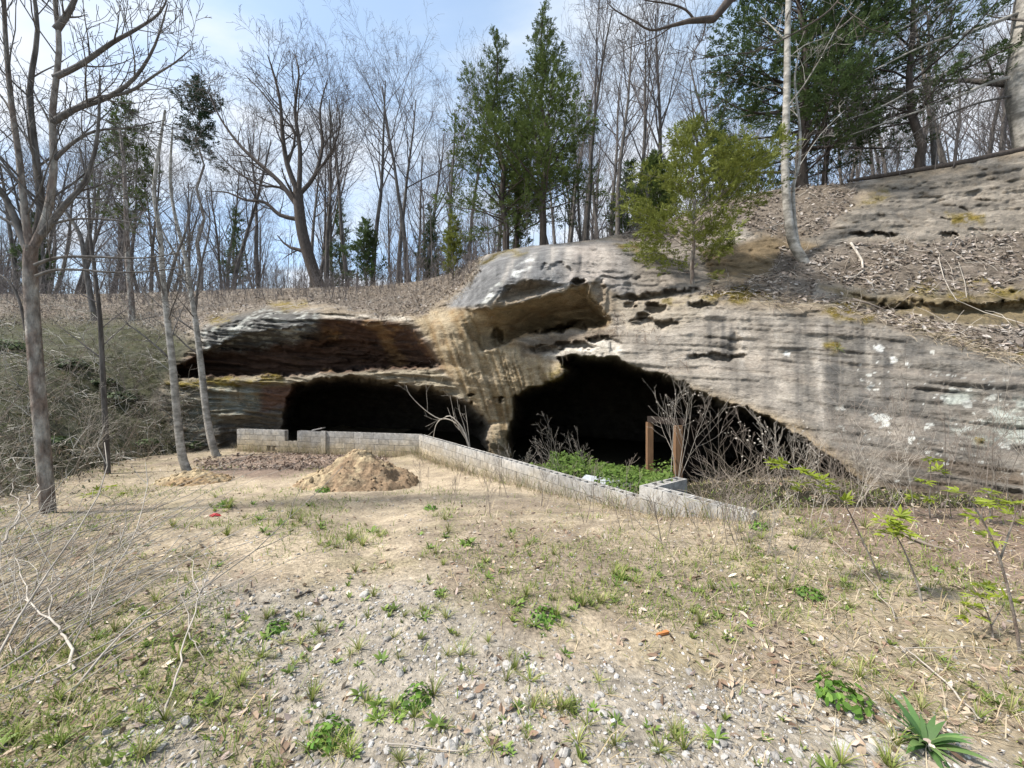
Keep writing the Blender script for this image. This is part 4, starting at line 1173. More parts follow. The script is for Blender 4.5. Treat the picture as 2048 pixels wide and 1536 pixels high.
# big trunk at the right end of the hill, long limbs sweeping left
ye = 12.5
pe = pt(2056, 318, ye)
S3 = Sp(n=[0, 9, 5, 3], lr=[.3, .35, .5, .5], rr=[.4, .42, .5, .6], up=[0, .03, .06, .06, .05], jit=[.05, .12, .16, .2, .25], ang=[45, 42, 45, 45], rmin=.005)
random.seed(41)
slim('thick pale trunk at the high end of the bare slab with long sweeping limbs', ye, None,
     [([(2064,360),(2054,270),(2038,190),(2040,120),(2050,40),(2060,-60),(2070,-220)], .33, .22, 4),
      ([(2040,150),(1980,165),(1900,200),(1800,235),(1700,270)], .06, .012, 12), ([(2044,80),(1970,110),(1880,150),(1760,215),(1690,240)], .055, .012, 12), ([(2040,190),(1960,205),(1870,240),(1800,290)], .05, .012, 10),
      ([(2052,20),(1950,60),(1850,90),(1730,150)], .06, .012, 12), ([(2060,-60),(1980,-20),(1900,0),(1800,60)], .06, .012, 10)], .1, S3, M_BARK_PALE, M_BARK_GREY, 41, 'thick_tree', pe)
# spreading oak behind the left rock
random.seed(51)
bo = hill(612, 1.0); yo = bo[1]
S4 = Sp(n=[0, 10, 6, 4], lr=[.3, .36, .48, .5], rr=[.4, .42, .5, .6], up=[0, .10, .10, .08, .05], jit=[.06, .15, .2, .25, .3], ang=[45, 44, 45, 45], rmin=.008)
out = []
for L, r0, r1, lev, n in [([(650,600),(628,545),(606,470),(598,410),(596,380)], .42, .30, 0, 2),
        ([(596,385),(575,330),(565,270),(560,200),(545,140),(535,110)], .20, .03, 1, 14), ([(598,380),(600,300),(590,220),(598,150),(590,110)], .18, .03, 1, 14),
        ([(598,390),(630,350),(645,290),(640,220),(655,160)], .17, .03, 1, 14), ([(600,420),(560,365),(510,320),(475,285),(440,235),(415,180)], .18, .03, 1, 14),
        ([(602,440),(560,430),(530,405),(490,400),(455,385),(410,382)], .16, .025, 1, 12), ([(575,330),(590,270),(560,230),(520,180),(490,150)], .10, .02, 1, 12), ([(600,400),(560,375),(520,370),(470,340),(430,300)], .12, .02, 1, 12),
        ([(632,345),(660,310),(680,250),(670,190)], .09, .02, 1, 10)]:
    limb(out, yo, L, r0, r1, lev, S4, n=n, start=.2)
tm = tree_meshes(out, 'oak')
t = thing('spreading_oak', 'broad dark oak with crooked spreading limbs behind the left rock', 'tree', bo)
for a, me_, mm in (('trunk', tm[0], M_BARK_DARK), ('crown', tm[1], M_BARK_DARK)):
    o = link(a, me_, mm, t); o.location = -bo
# tree standing right of the clearing, out of the frame, whose bough hangs in at the top
random.seed(61)
gb = np.array([7.6, 3.4, float(ground_z(7.6, 3.4)) + .3])
Yh = 3.6
out = []
S5 = Sp(n=[0, 8, 5, 3], lr=[.3, .40, .5, .5], rr=[.4, .5, .5, .6], up=[0, -.03, .0, .02, .02], jit=[.06, .15, .2, .25, .3], ang=[45, 45, 45, 45], rmin=.0025)
P = [gb - np.array([0, 0, .5]), gb + np.array([-.1, 0, 2.0]), gb + np.array([-.2, .05, 4.2]), gb + np.array([-.6, .1, 6.2])]
out.append((0, P, [.2, .17, .14, .08], 8))
Lb = [P[2], pt(2300, -260, 4.2), pt(1800, -160, 4.0), pt(1560, -60, Yh), pt(1462, -4, Yh), pt(1428, 38, Yh), pt(1378, 42, Yh), pt(1330, 55, Yh)]
out.append((1, Lb, list(np.linspace(.085, .012, len(Lb))), 6))
def bough(L, r0, r1, n):
    limb(out, Yh, L, r0, r1, 1, S5, n=n, start=.1, sides=5)
bough([(1330,55),(1300,60),(1265,40),(1230,20),(1215,5)], .012, .004, 4)
bough([(1390,42),(1372,20),(1340,8),(1300,2),(1255,-8)], .012, .004, 4)
bough([(1412,42),(1405,75),(1390,100),(1383,125)], .008, .003, 3)
bough([(1345,52),(1310,75),(1260,95),(1230,110)], .007, .002, 4)
bough([(1690,-20),(1660,20),(1600,60),(1520,100),(1450,110),(1380,120)], .010, .003, 5)
tm = tree_meshes(out, 'hang')
t = thing('overhanging_tree', 'tree beside the clearing whose bare dark bough hangs in overhead', 'tree', gb)
for a, me_, mm in (('trunk', tm[0], M_BARK_DARK), ('crown', tm[1], M_BARK_DARK)):
    o = link(a, me_, mm, t); o.location = -gb

# ================================================================== evergreens
def spray_template(n, seed, flat=.35):
    r = np.random.default_rng(seed)
    V, F = [], []
    for i in range(n):
        t = r.uniform(.05, 1); s = r.choice([-1, 1])
        base = np.array([t * .8, s * .02, r.normal(0, .03)])
        d = np.array([r.uniform(.3, 1), s * r.uniform(.25, 1.0) * (1.1 - .6 * t), r.normal(0, flat)]); d /= np.linalg.norm(d)
        L = r.uniform(.18, .42); w = L * r.uniform(.10, .20)
        pr = np.cross(d, np.array([r.normal(0, .5), r.normal(0, .5), 1])); pr /= np.linalg.norm(pr) + 1e-9
        k = len(V)
        V += [base - pr * w * .3, base + d * L * .55 + pr * w, base + d * L, base + d * L * .5 - pr * w]
        F.append((k, k + 1, k + 2, k + 3))
    return np.array(V), np.array(F)
SPR = [spray_template(21, s) for s in range(4)]
def conifer(label, base, H, R, mat, bark, seed, nb=90, cb=.12, ang0=35, ang1=65, spray=.42, den=10, shape=.75, lean=(0, 0), trunk_r=None, gap=.0, name='cedar_tree', sides=None, flatten=.25, clump=1.0, rag=0, inner=.22, low0=.45):
    r = np.random.default_rng(seed)
    tb, br = Tubes(), Tubes()
    n = 9
    tp = [np.array([lean[0] * (i / (n - 1)) ** 1.3, lean[1] * i / (n - 1), H * i / (n - 1) - .25 * (i == 0)]) + (r.normal(0, .012 * H, 3) * np.array([1, 1, 0]) if 0 < i < n - 1 else 0) for i in range(n)]
    tr_ = trunk_r or H * .016
    tb.add(tp, list(np.linspace(tr_, tr_ * .1, n)), 7)
    TP = np.array(tp)
    pos, dirs, scl = [], [], []
    for b in range(nb):
        t = cb + (1 - cb) * ((b + r.random()) / nb) ** .9
        if r.random() < gap: continue
        p = np.array([np.interp(t, np.linspace(0, 1, n), TP[:, i]) for i in range(3)])
        u = (t - cb) / (1 - cb)
        L = R * min(1, low0 + 2.0 * u) * (1 - u) ** shape * (r.uniform(.3, 1.35) if rag else r.uniform(.55, 1.25)) + .10 * R * r.random() + .03 * R
        az = b * 2.399 + r.normal(0, .5)
        if sides is not None and r.random() < .6:
            az = sides + r.normal(0, .5)
        el = math.radians(np.interp(u, [0, 1], [ang0, ang1]) + r.normal(0, 9))
        d = np.array([math.cos(az) * math.cos(el), math.sin(az) * math.cos(el), math.sin(el)])
        k = 6; pts = [p]; q = p.copy(); dd_ = d.copy()
        for i in range(1, k):
            dd_ = nz(dd_ + r.normal(0, .10, 3) + np.array([0, 0, .03]))
            q = q + dd_ * L / (k - 1); pts.append(q)
        br.add(pts, list(np.linspace(max(.006, tr_ * .28 * L / R), .003, k)), 3)
        PT = np.array(pts)
        m = max(4, int(den * L / R * 1.5))
        for i in range(m):
            f = (inner + (1 - inner) * r.random() ** .8) * (k - 1); j = min(int(f), k - 2); w = f - j
            pp = PT[j] * (1 - w) + PT[j + 1] * w
            sd = r.normal(0, 1, 3); sd -= d * np.dot(sd, d)
            sd[2] *= flatten * 2
            dirv = nz(d * .7 + nz(sd) * .75 + np.array([0, 0, .12]))
            pos.append(pp + nz(sd) * r.random() * L * .10 * clump); dirs.append(dirv); scl.append(spray * r.uniform(.6, 1.25) * (.6 + .4 * min(1, L / (R * .6))))
    pos, dirs, scl = np.array(pos), np.array(dirs), np.array(scl)
    up = r.normal(0, .5, (len(pos), 3)) + np.array([0, 0, 1.0])
    x = dirs; y = np.cross(up, x); y /= np.linalg.norm(y, axis=1, keepdims=True) + 1e-9; z = np.cross(x, y)
    Rm = np.stack([x, y, z], 2)
    which = r.integers(0, len(SPR), len(pos))
    parts = [instances(SPR[k][0], SPR[k][1], pos[which == k], Rm[which == k], scl[which == k]) for k in range(len(SPR)) if (which == k).any()]
    V, F, _ = merge(parts)
    t = thing(name, label, 'tree', base)
    link('trunk', tb.mesh('trunk'), bark, t)
    link('branches', br.mesh('branches'), bark, t)
    link('crown', make_mesh('crown', V, F), mat, t)
    return t
def Hpx(pyb, pyt, Yd): return (pyb - pyt) / FPX * Yd
def on_hill_at(px, back): return hill(px, back)
b = hill(1012, .6); conifer('left cedar of the tall dark pair growing on the boulder top', b, Hpx(505, 60, b[1]), 3.1, M_CEDAR, M_BARK_DARK, 301, nb=125, cb=.08, spray=.27, den=44, lean=(-.5, 0), shape=1.15, ang0=12, ang1=66, clump=1.6, rag=1, low0=.7, inner=.3)
b = hill(1086, .8); conifer('right and taller cedar of the dark pair growing on the boulder top', b, Hpx(490, 5, b[1]), 3.0, M_CEDAR, M_BARK_DARK, 302, nb=130, cb=.12, spray=.27, den=44, shape=1.1, ang0=14, ang1=68, clump=1.6, rag=1, low0=.7, inner=.3)
b = hill(1040, 2.6); conifer('thin cedar half hidden behind the tall dark pair', b, Hpx(490, 160, b[1]), 1.2, M_CEDAR, M_BARK_DARK, 309, nb=70, cb=.1, spray=.4, den=12)
b = surf(1386, 572, .1); conifer('young yellow green cedar with pale trunk rooted on the rock shelf', b, Hpx(572, 255, b[1]), 2.7, M_CEDARL, M_BARK_BROWN, 303, nb=105, cb=.07, spray=.25, den=52, shape=1.0, ang0=6, ang1=62, trunk_r=.06, gap=.05, clump=1.6, rag=1, inner=.42)
b = hill(1606, .4); conifer('very large dark evergreen with long sweeping boughs on the hilltop', b, 9.8, 4.0, M_HEM, M_BARK_DARK, 304, nb=165, cb=.05, spray=.32, den=46, low0=.7, rag=1, inner=.4, shape=.55, ang0=10, ang1=45, trunk_r=.22, flatten=.15, name='evergreen_tree')
b = hill(1606, 1.5); conifer('second evergreen stem crowding the very large one on the hilltop', b + np.array([.9, 0, 0]), 9.0, 2.5, M_HEM, M_BARK_DARK, 314, nb=60, cb=.12, spray=.4, den=15, shape=.45, ang0=8, ang1=40, trunk_r=.12, flatten=.15, name='evergreen_tree')
b = hill(1826, .8); conifer('tall thin evergreen with bare lower trunk on the hill crest', b, 10.5, 2.9, M_HEM, M_BARK_DARK, 305, nb=100, cb=.2, spray=.32, den=26, low0=.7, rag=1, shape=.4, ang0=5, ang1=40, trunk_r=.15, gap=.2, flatten=.12, name='evergreen_tree')
b = hill(1310, 2.0); conifer('dark green cedar behind the young yellow green one', b, Hpx(445, 275, b[1]), 1.5, M_CEDAR, M_BARK_DARK, 306, nb=80, cb=.05, spray=.42, den=15)
b = hill(1440, 3.0); conifer('small dark cedar between the yellow green one and the very large evergreen', b, Hpx(410, 180, b[1]), 1.3, M_HEM, M_BARK_DARK, 316, nb=60, cb=.1, spray=.42, den=12)
b = hill(402, 2.0); conifer('tall bare-stemmed pine with one dark tuft at its top', b, Hpx(590, 160, b[1]), 1.9, M_PINE, M_BARK_BROWN, 307, nb=60, cb=.64, spray=.5, den=15, rag=1, shape=.5, ang0=15, ang1=70, trunk_r=.15, name='pine_tree', lean=(-.5, 0))
b = hill(250, 1.0); conifer('sparse evergreen rising out of the brushy left hillside', b, Hpx(590, 205, b[1]), 2.0, M_CEDAR, M_BARK_DARK, 308, nb=75, cb=.35, spray=.6, den=13, shape=.5, ang0=0, ang1=60, trunk_r=.14, gap=.25, name='evergreen_tree')
b = hill(733, .6); conifer('small dark fir at the edge of the woods above the left cave', b, Hpx(600, 470, b[1]), 1.6, M_HEM, M_BARK_DARK, 310, nb=60, cb=.05, spray=.5, den=12, name='fir_tree')
b = surf(905, 560, .2); conifer('small light green cedar beside the left cedar of the pair', b, Hpx(560, 430, b[1]), .75, M_CEDARL, M_BARK_DARK, 311, nb=45, cb=.05, spray=.3, den=14)
for k, (px, back, top, lab) in enumerate([(470, 9, 420, 'dim evergreen in the woods between the bare-stemmed pine and the oak'), (860, 8, 420, 'dim evergreen in the woods left of the light green cedar'), (1255, 7, 330, 'dim evergreen in the woods right of the tall cedar pair'), (680, 10, 400, 'dim evergreen in the woods just right of the oak'), (60, 5, 430, 'dim evergreen behind the large forked tree')]):
    b = hill(px, back); conifer(lab, b, max(4, (768 - top) / FPX * b[1] + EYE - b[2]), 1.5, M_HEM, M_BARK_DARK, 320 + k, nb=60, cb=.1, spray=.6, den=10, gap=.15, name='evergreen_tree')

# ================================================================== small vegetation and litter
LEAF_V = np.array([(0, -.5, .02), (.32, -.1, .10), (.30, .25, .06), (0, .55, .0), (-.30, .25, .08), (-.32, -.1, .12), (0, 0, 0.0)], float)
LEAF_F = np.array([(0, 1, 6), (1, 2, 6), (2, 3, 6), (3, 4, 6), (4, 5, 6), (5, 0, 6)])
def pal(n, cols, var=.2, seed=0):
    r = np.random.default_rng(seed)
    c = np.array(cols)[r.integers(0, len(cols), n)]
    return np.clip(c * (1 + r.normal(0, var, (n, 1))), .01, .8)
DEAD = [(.30, .22, .16), (.24, .165, .115), (.38, .30, .22), (.17, .115, .08), (.42, .36, .30), (.28, .22, .19)]
# --- normals of the cliff grid for scattering
Pg = np.stack([X, Y, Z], -1)
dU = np.gradient(Pg, axis=1); dV = np.gradient(Pg, axis=0)
Ng = np.cross(dU, dV); ar = np.linalg.norm(Ng, axis=2); Ng = Ng / (ar[..., None] + 1e-9)
def pick(weight, n, rng):
    w = (weight * (ar + 1e-6)).ravel(); w = w / w.sum()
    return rng.choice(len(w), n, p=w)
rng = np.random.default_rng(77)
onimg = ((PXg > -120) & (PXg < 2170)).astype(float)
near = np.minimum(1.0, (11.0 / np.maximum(Dg, 4)) ** 2)
# dead leaves lying on the rock shelves and the wooded slope
idx = pick(m_lit * onimg * near * (.25 + 1.4 * ss(-.1, .3, fblot)), 15000, rng)
pos = Pg.reshape(-1, 3)[idx] + rng.normal(0, .03, (len(idx), 3)); nn = Ng.reshape(-1, 3)[idx] * .7 + rng.normal(0, .45, (len(idx), 3)) + np.array([0, 0, .4])
pos[:, 2] += .02
sc = rng.uniform(.045, .12, len(idx))
A = instances(LEAF_V, LEAF_F, pos, rotmats(nn, rng.uniform(0, 6.28, len(idx))), np.stack([sc, sc * 1.2, sc * rng.uniform(.3, 2.2, len(idx))], 1), pal(len(idx), [(.25, .21, .18), (.20, .165, .14), (.31, .27, .235), (.14, .115, .095), (.35, .32, .29)], .2, 1))
o = link('fallen_leaves', make_mesh('fallen_leaves', *A), M_STUFF)
tag(o, 'dead brown leaves heaped on the rock shelves and the wooded slope', 'leaf litter', kind='stuff')
# twigs and stalks in that litter
random.seed(71)
tb = Tubes()
idx = pick(m_lit * onimg * near, 3200, rng)
for q in idx:
    p = Pg.reshape(-1, 3)[q]; n = Ng.reshape(-1, 3)[q]
    if PXg.ravel()[q] < 1000:
        d = nz(np.array([random.uniform(-.6, .6), random.uniform(-.4, .2), 1.0])); L = random.uniform(.2, .8)
    else:
        d = nz(np.cross(n, rv()) + n * random.uniform(.05, .5)); L = random.uniform(.15, .75)
    pts = [p]; dd_ = d
    for i in range(4):
        dd_ = nz(dd_ + .35 * rv() - n * .08); pts.append(pts[-1] + dd_ * L / 4)
    c = random.choice([(.36, .31, .26), (.28, .235, .19), (.46, .41, .35), (.20, .16, .13)])
    tb.add(pts, list(np.linspace(random.uniform(.004, .011), .003, 5)), 3, c)
o = link('dry_twigs', tb.mesh('dry_twigs'), M_STUFF)
tag(o, 'tangle of fallen twigs and dead stalks on the leafy slopes', 'twigs', kind='stuff')
# rootlets hanging under the boulder and on the shelf edges
random.seed(72)
tb = Tubes()
for k in range(170):
    px, py = random.choice([(1215, 650), (1225, 660), (1200, 668), (1235, 640), (1290, 668), (1100, 700), (1350, 730), (870, 735)])
    p = surf(px + random.gauss(0, 16), py + random.gauss(0, 10)); p = p + np.array([0, -.06, 0]); d = nz(np.array([random.uniform(-.8, .8), -.5, random.uniform(-.9, .5)]))
    pts = [p]; L = random.uniform(.1, .45)
    for i in range(4):
        d = nz(d + .35 * rv() + np.array([0, 0, -.3])); pts.append(pts[-1] + d * L / 4)
    tb.add(pts, list(np.linspace(.006, .002, 5)), 3, random.choice([(.16, .11, .08), (.30, .24, .18), (.42, .36, .28)]))
o = link('hanging_rootlets', tb.mesh('hanging_rootlets'), M_STUFF)
tag(o, 'dry rootlets hanging from the cracks beneath the boulder', 'roots', kind='stuff')

# moss cushions: tiny shoots standing on the rock
idx = pick(ss(.35, .8, m_moss) * onimg * near, 9000, rng)
n = len(idx); sc = rng.uniform(.012, .03, n)
A = instances(LEAF_V, LEAF_F, Pg.reshape(-1, 3)[idx] + Ng.reshape(-1, 3)[idx] * .008, rotmats(rng.normal(0, 1, (n, 3)) + Ng.reshape(-1, 3)[idx] * .6, rng.uniform(0, 6.28, n)), sc, pal(n, [(.22, .165, .025), (.17, .14, .022), (.27, .20, .035), (.13, .12, .02)], .2, 6))
o = link('moss', make_mesh('moss', *A), M_STUFF)
tag(o, 'olive yellow moss cushions on the rock ledges', 'moss', kind='stuff')
# dead grass fringe hanging over the rock rims
random.seed(74); tb = Tubes()
RIM = [(440, 628), (500, 612), (560, 606), (640, 612), (700, 622), (760, 630), (820, 628), (870, 618), (910, 600), (940, 570), (960, 530), (1240, 488), (1400, 585), (1480, 590), (1560, 606), (1640, 612), (1740, 632), (1840, 660), (1920, 690), (2040, 720), (1700, 580), (1850, 592), (2000, 590)]
for k in range(1500):
    i = random.randrange(len(RIM) - 3); 
    if i == 10: i = 9
    if random.random() < .15: a, b = RIM[-3], RIM[-1]
    else: a, b = RIM[min(i, 18)], RIM[min(i, 18) + 1]
    if b[0] - a[0] > 130 and random.random() < .8: continue
    u = random.random(); px = a[0] + (b[0] - a[0]) * u; py = a[1] + (b[1] - a[1]) * u + random.gauss(0, 7)
    p = surf(px, py); d = nz(np.array([random.uniform(-.6, .6), -.7, random.uniform(-.2, .9)])); L = random.uniform(.12, .42)
    pts = [p]
    for j in range(3):
        d = nz(d + .25 * rv() + np.array([0, 0, -.30])); pts.append(pts[-1] + d * L / 3)
    tb.add(pts, [.006, .005, .004, .002], 3, random.choice([(.40, .33, .24), (.32, .26, .19), (.24, .19, .14), (.46, .40, .31), (.19, .16, .09)]))
o = link('dead_grass_fringe', tb.mesh('dead_grass_fringe'), M_STUFF)
tag(o, 'dead grass and rootlets hanging over the rims of the rock', 'dead grass', kind='stuff')

# --- brush on the left hillside
random.seed(73)
tb = Tubes(); lp, lc = [], []
for k in range(1900):
    px = random.uniform(-260, 385); lo = np.interp(px, [-260, 0, 200, 330, 390], [1060, 1040, 1010, 965, 930])
    py = random.uniform(592 if px < 345 else 780, lo)
    p = surf(px, py); D = p[1]
    L = random.uniform(.5, 1.5) * (1.0 if D > 9 else .75)
    d = nz(np.array([random.uniform(-.9, 1.0), random.uniform(-.8, .1), random.uniform(.1, 1.0)]))
    pts = [p]
    for i in range(5):
        d = nz(d + .32 * rv() + np.array([.06, 0, -.10])); pts.append(pts[-1] + d * L / 5)
    pale = random.random()
    c = (.46, .43, .38) if pale < .22 else ((.29, .26, .215) if pale < .65 else (.13, .11, .085))
    r0 = random.uniform(.005, .012) * (1.7 if pale < .12 else 1)
    tb.add(pts, list(np.linspace(r0, .003, 6)), 3, c)
    for j in range(3):
        q = pts[random.randint(1, 4)]; e = nz(d + .9 * rv()); l2 = L * random.uniform(.2, .45)
        tb.add([q, q + e * l2 * .5 + .03 * rv(), q + e * l2], [r0 * .5, r0 * .4, .002], 3, c)
        for m in range(2):
            lp.append(q + e * l2 * random.random() + .10 * rv())
o = link('brush_tangle', tb.mesh('brush_tangle'), M_STUFF)
tag(o, 'grey tangled leafless brush covering the left hillside', 'brush', kind='stuff')
lp = np.array(lp); n = len(lp)
sc = rng.uniform(.035, .085, n)
A = instances(LEAF_V, LEAF_F, lp, rotmats(rng.normal(0, 1, (n, 3)) + np.array([0, -.3, .8]), rng.uniform(0, 6.28, n)), np.stack([sc * .6, sc * 1.5, sc], 1), pal(n, [(.075, .085, .04), (.11, .12, .06), (.06, .065, .035), (.15, .135, .09), (.20, .15, .105), (.24, .20, .15)], .25, 2))
o = link('undergrowth_leaves', make_mesh('undergrowth_leaves', *A), M_LEAFY)
tag(o, 'dull green leaves scattered through the brush on the left hillside', 'undergrowth', kind='stuff')

# --- things to plant ------------------------------------------------------
def rosette_mesh(nl, L, w, up, seed, droop=.5, seg=4, cols=((.10, .17, .03), (.14, .22, .05))):
    r = np.random.default_rng(seed); V, F, Cc = [], [], []
    for i in range(nl):
        az = i * 2.4 + r.normal(0, .3); el = math.radians(np.clip(r.normal(up, 14), 8, 88)); l = L * r.uniform(.55, 1.15); ww = w * r.uniform(.7, 1.2) * l / L
        h = np.array([math.cos(az), math.sin(az), 0]); sd = np.array([-math.sin(az), math.cos(az), 0])
        p = h * .004; e = el; k = len(V)
        c = np.array(cols[r.integers(0, len(cols))]) * r.uniform(.75, 1.25)
        for s in range(seg + 1):
            t = s / seg; prof = math.sin(math.pi * min(1, .12 + .88 * t) ** .8) if w > .012 else (1 - t) ** .6
            V += [p - sd * ww * prof, p + sd * ww * prof + np.array([0, 0, .12 * ww])]; Cc += [c * (1 + .15 * t)] * 2
            p = p + (h * math.cos(e) + np.array([0, 0, math.sin(e)])) * l / seg; e -= droop * (.5 + t) / seg * 2
        for s in range(seg):
            a = k + 2 * s; F.append((a, a + 1, a + 3, a + 2))
    return make_mesh('leaves', np.array(V), np.array(F), np.array(Cc), smooth=True)
def clump_mesh(nl, R, seed, cols):
    r = np.random.default_rng(seed)
    d = r.normal(0, 1, (nl, 3)); d[:, 2] = np.abs(d[:, 2]) * .8; d /= np.linalg.norm(d, axis=1, keepdims=True)
    pos = d * R * r.uniform(.55, 1.05, (nl, 1)); pos[:, 2] *= .75
    sc = r.uniform(.018, .036, nl) * R / .12
    A = instances(LEAF_V, LEAF_F, pos, rotmats(d + r.normal(0, .4, (nl, 3)) + np.array([0, 0, .5]), r.uniform(0, 6.28, nl)), np.stack([sc * 1.3, sc * 1.3, sc], 1), pal(nl, cols, .2, seed))
    return make_mesh('leaves', *A)
M_WEED = material('weed_green', attr=True, rough=.6, var=.15, scale=12, trans=.3, rnd=.28, spec=.35)
GT = [rosette_mesh(34, .13, .0032, 62, 400 + k, .55, 4, ((.16, .215, .035), (.21, .26, .055), (.30, .28, .12))) for k in range(3)]
GT += [rosette_mesh(26, .10, .0030, 48, 410 + k, .8, 4, ((.17, .22, .045), (.23, .25, .07), (.34, .30, .15))) for k in range(2)]
LW = [rosette_mesh(11, .10, .014, 42, 420 + k, .5, 5, ((.12, .19, .035), (.17, .24, .05))) for k in range(3)] + [rosette_mesh(7, .075, .013, 58, 430 + k, .3, 5, ((.17, .22, .05), (.21, .26, .07))) for k in range(2)]
BIGR = rosette_mesh(30, .26, .022, 40, 440, .45, 6, ((.05, .105, .03), (.07, .13, .04), (.10, .16, .05)))
CL = [clump_mesh(120, .12, 450 + k, [(.07, .155, .02), (.11, .21, .03), (.15, .26, .04)]) for k in range(2)]
for m_ in GT + LW + CL + [BIGR]:
    m_.materials.append(M_WEED)
random.seed(81)
def weed(name, me, p, sc, label, cat, group=None):
    o = link(name, me, loc=(p[0], p[1], p[2] - .005)); o.rotation_euler = (random.uniform(-.12, .12), random.uniform(-.12, .12), random.uniform(0, 6.28))
    o.scale = (sc, sc, sc * random.uniform(.85, 1.15)); o['label'] = label; o['category'] = cat
    if group: o['group'] = group
    return o
def where(px, py):
    """which stretch of ground a plant stands on"""
    if sand_m(np.array([px]), np.array([py]))[0] > .5: return 'bare sand'
    if grav_m(np.array([px]), np.array([py]))[0] > .5: return 'pale gravel'
    if px < 420: return 'grassy edge by the fallen canes'
    if px > 1380: return 'straw below the big rock face'
    if py < 1120: return 'sandy ground before the block wall'
    return 'leafy ground between gravel and straw'
# plants one can point at
weed('leafy_rosette', BIGR, on_ground(1852, 1490)[0], .72, 'large dark green rosette of long leaves beside the gravel', 'weed')
weed('bushy_weed', CL[0], on_ground(1685, 1420)[0] + np.array([0, 0, .03]), 1.05, 'round bright green bushy weed of small glossy leaves', 'weed')
weed('bushy_weed', CL[1], on_ground(660, 1480)[0], .85, 'dark green clover-like clump on the white gravel', 'weed')
for (px, py, s) in [(450,1014,1.0),(1620,1195,.9),(1090,1235,.9),(830,1405,.8),(645,985,1.2),(1520,1060,1.0),(550,1260,.7),(1240,1160,.6),(860,1020,.9)]:
    weed('bushy_weed', CL[random.randrange(2)], on_ground(px, py)[0], s, f'low bushy green clump on the {where(px, py)}', 'weed', f'bushy clumps on the {where(px, py)}')
spots_g = [(250,1215,1.5),(1240,1165,1.5),(1165,1215,1.6),(700,1075,1.6),(1640,1080,1.5),(1500,1100,1.4),(930,1090,1.3),(870,1110,1.4),(560,1050,1.4),(600,1045,1.3),(520,1040,1.2),(1780,1290,1.2),(1400,1250,1.2),(1740,1335,1.5),(90,1455,1.3),(120,1500,1.4),(280,1430,1.1),(620,1500,1.3),(330,1450,1.2),(480,1370,1.2)]
PATCH = [(560, 1050, 50), (690, 1075, 40), (900, 1100, 70), (1010, 1110, 60), (1160, 1215, 50), (1240, 1160, 40), (1090, 1240, 50), (1500, 1090, 60), (1620, 1085, 50), (1400, 1200, 60), (1450, 1255, 50), (1780, 1330, 60), (1560, 1160, 60), (250, 1215, 50), (190, 1290, 60), (430, 1300, 70), (350, 1400, 60), (250, 1470, 80), (90, 1480, 70), (560, 1250, 50), (640, 1320, 60), (830, 1400, 60), (700, 1480, 70), (960, 1330, 60), (1000, 1480, 70), (1130, 1420, 60), (1300, 1480, 60), (1900, 1180, 70), (880, 1220, 60), (760, 1180, 50), (450, 1015, 30), (1700, 1200, 50), (1950, 1420, 60), (300, 1110, 60)]
for k in range(590):
    if k < len(spots_g):
        px, py, s = spots_g[k]
    else:
        for tr in range(60):
            if k % 5 and tr < 20:
                cx_, cy_, cr_ = PATCH[(k * 7) % len(PATCH)]
                px = random.gauss(cx_, cr_); py = random.gauss(cy_, cr_ * .38)
                if 990 < py < 1545 and not (820 < px < 1560 and py < 950 + (px - 820) * .16): break
                continue
            py = 985 + 560 * random.random() ** .9; px = random.uniform(-60, 2110)
            if px < 330 and py < 1060: continue
            if 820 < px < 1560 and py < 950 + (px - 820) * .16: continue
            dens = .5 + .6 * float(fbm(np.array([px / 140.]), np.array([py / 75.]), 0.0, 3, 160)[0]) * 1.6
            if float(sand_m(np.array([px]), np.array([py]))[0]) > .5: dens *= .22
            if random.random() < dens: break
        s = random.uniform(.6, 1.45)
    p = on_ground(px, py)[0]
    if p[1] > 13: continue
    far = p[1] > 4
    if random.random() < (.62 if far else .5):
        weed('grass_tuft', random.choice(GT), p, s * (1.15 if far else .68), f'green grass tuft on the {where(px, py)}', 'grass', f'grass tufts on the {where(px, py)}')
    else:
        weed('leafy_weed', random.choice(LW), p, s * (.95 if far else .52), f'small leafy green weed on the {where(px, py)}', 'weed', f'leafy weeds on the {where(px, py)}')

# --- ground scatter as stuff
def sample_ground(n, seed, wfun, pymin=930):
    r = np.random.default_rng(seed); P = []; tot = 0
    while tot < n:
        # even over the ground, denser where it is close to the viewer
        y = 0.9 * (12 / .9) ** r.random(n * 3); x = r.uniform(-1.75, 1.75, n * 3) * (y + .3)
        z = ground_z(x, y); a, b = pix(x, y, z)
        w = wfun(a, b, x, y) * (~behind(x, y))
        ok = r.random(n * 3) < w
        q = np.stack([x, y, z], 1)[ok]; P.append(q); tot += len(q)
    return np.concatenate(P)[:n]
# gravel
def ico():
    t = (1 + 5 ** .5) / 2
    V = np.array([(-1, t, 0), (1, t, 0), (-1, -t, 0), (1, -t, 0), (0, -1, t), (0, 1, t), (0, -1, -t), (0, 1, -t), (t, 0, -1), (t, 0, 1), (-t, 0, -1), (-t, 0, 1)], float)
    F = np.array([(0, 11, 5), (0, 5, 1), (0, 1, 7), (0, 7, 10), (0, 10, 11), (1, 5, 9), (5, 11, 4), (11, 10, 2), (10, 7, 6), (7, 1, 8), (3, 9, 4), (3, 4, 2), (3, 2, 6), (3, 6, 8), (3, 8, 9), (4, 9, 5), (2, 4, 11), (6, 2, 10), (8, 6, 7), (9, 8, 1)])
    return V / np.linalg.norm(V[0]), F
IV, IF = ico()
gw = lambda a, b, x, y: np.clip(.24 + .76 * grav_m(a, b), 0, 1) * (.35 + .65 * ss(-.25, .25, fbm(x * 2, y * 2, 0, 3, 170)))
parts = []
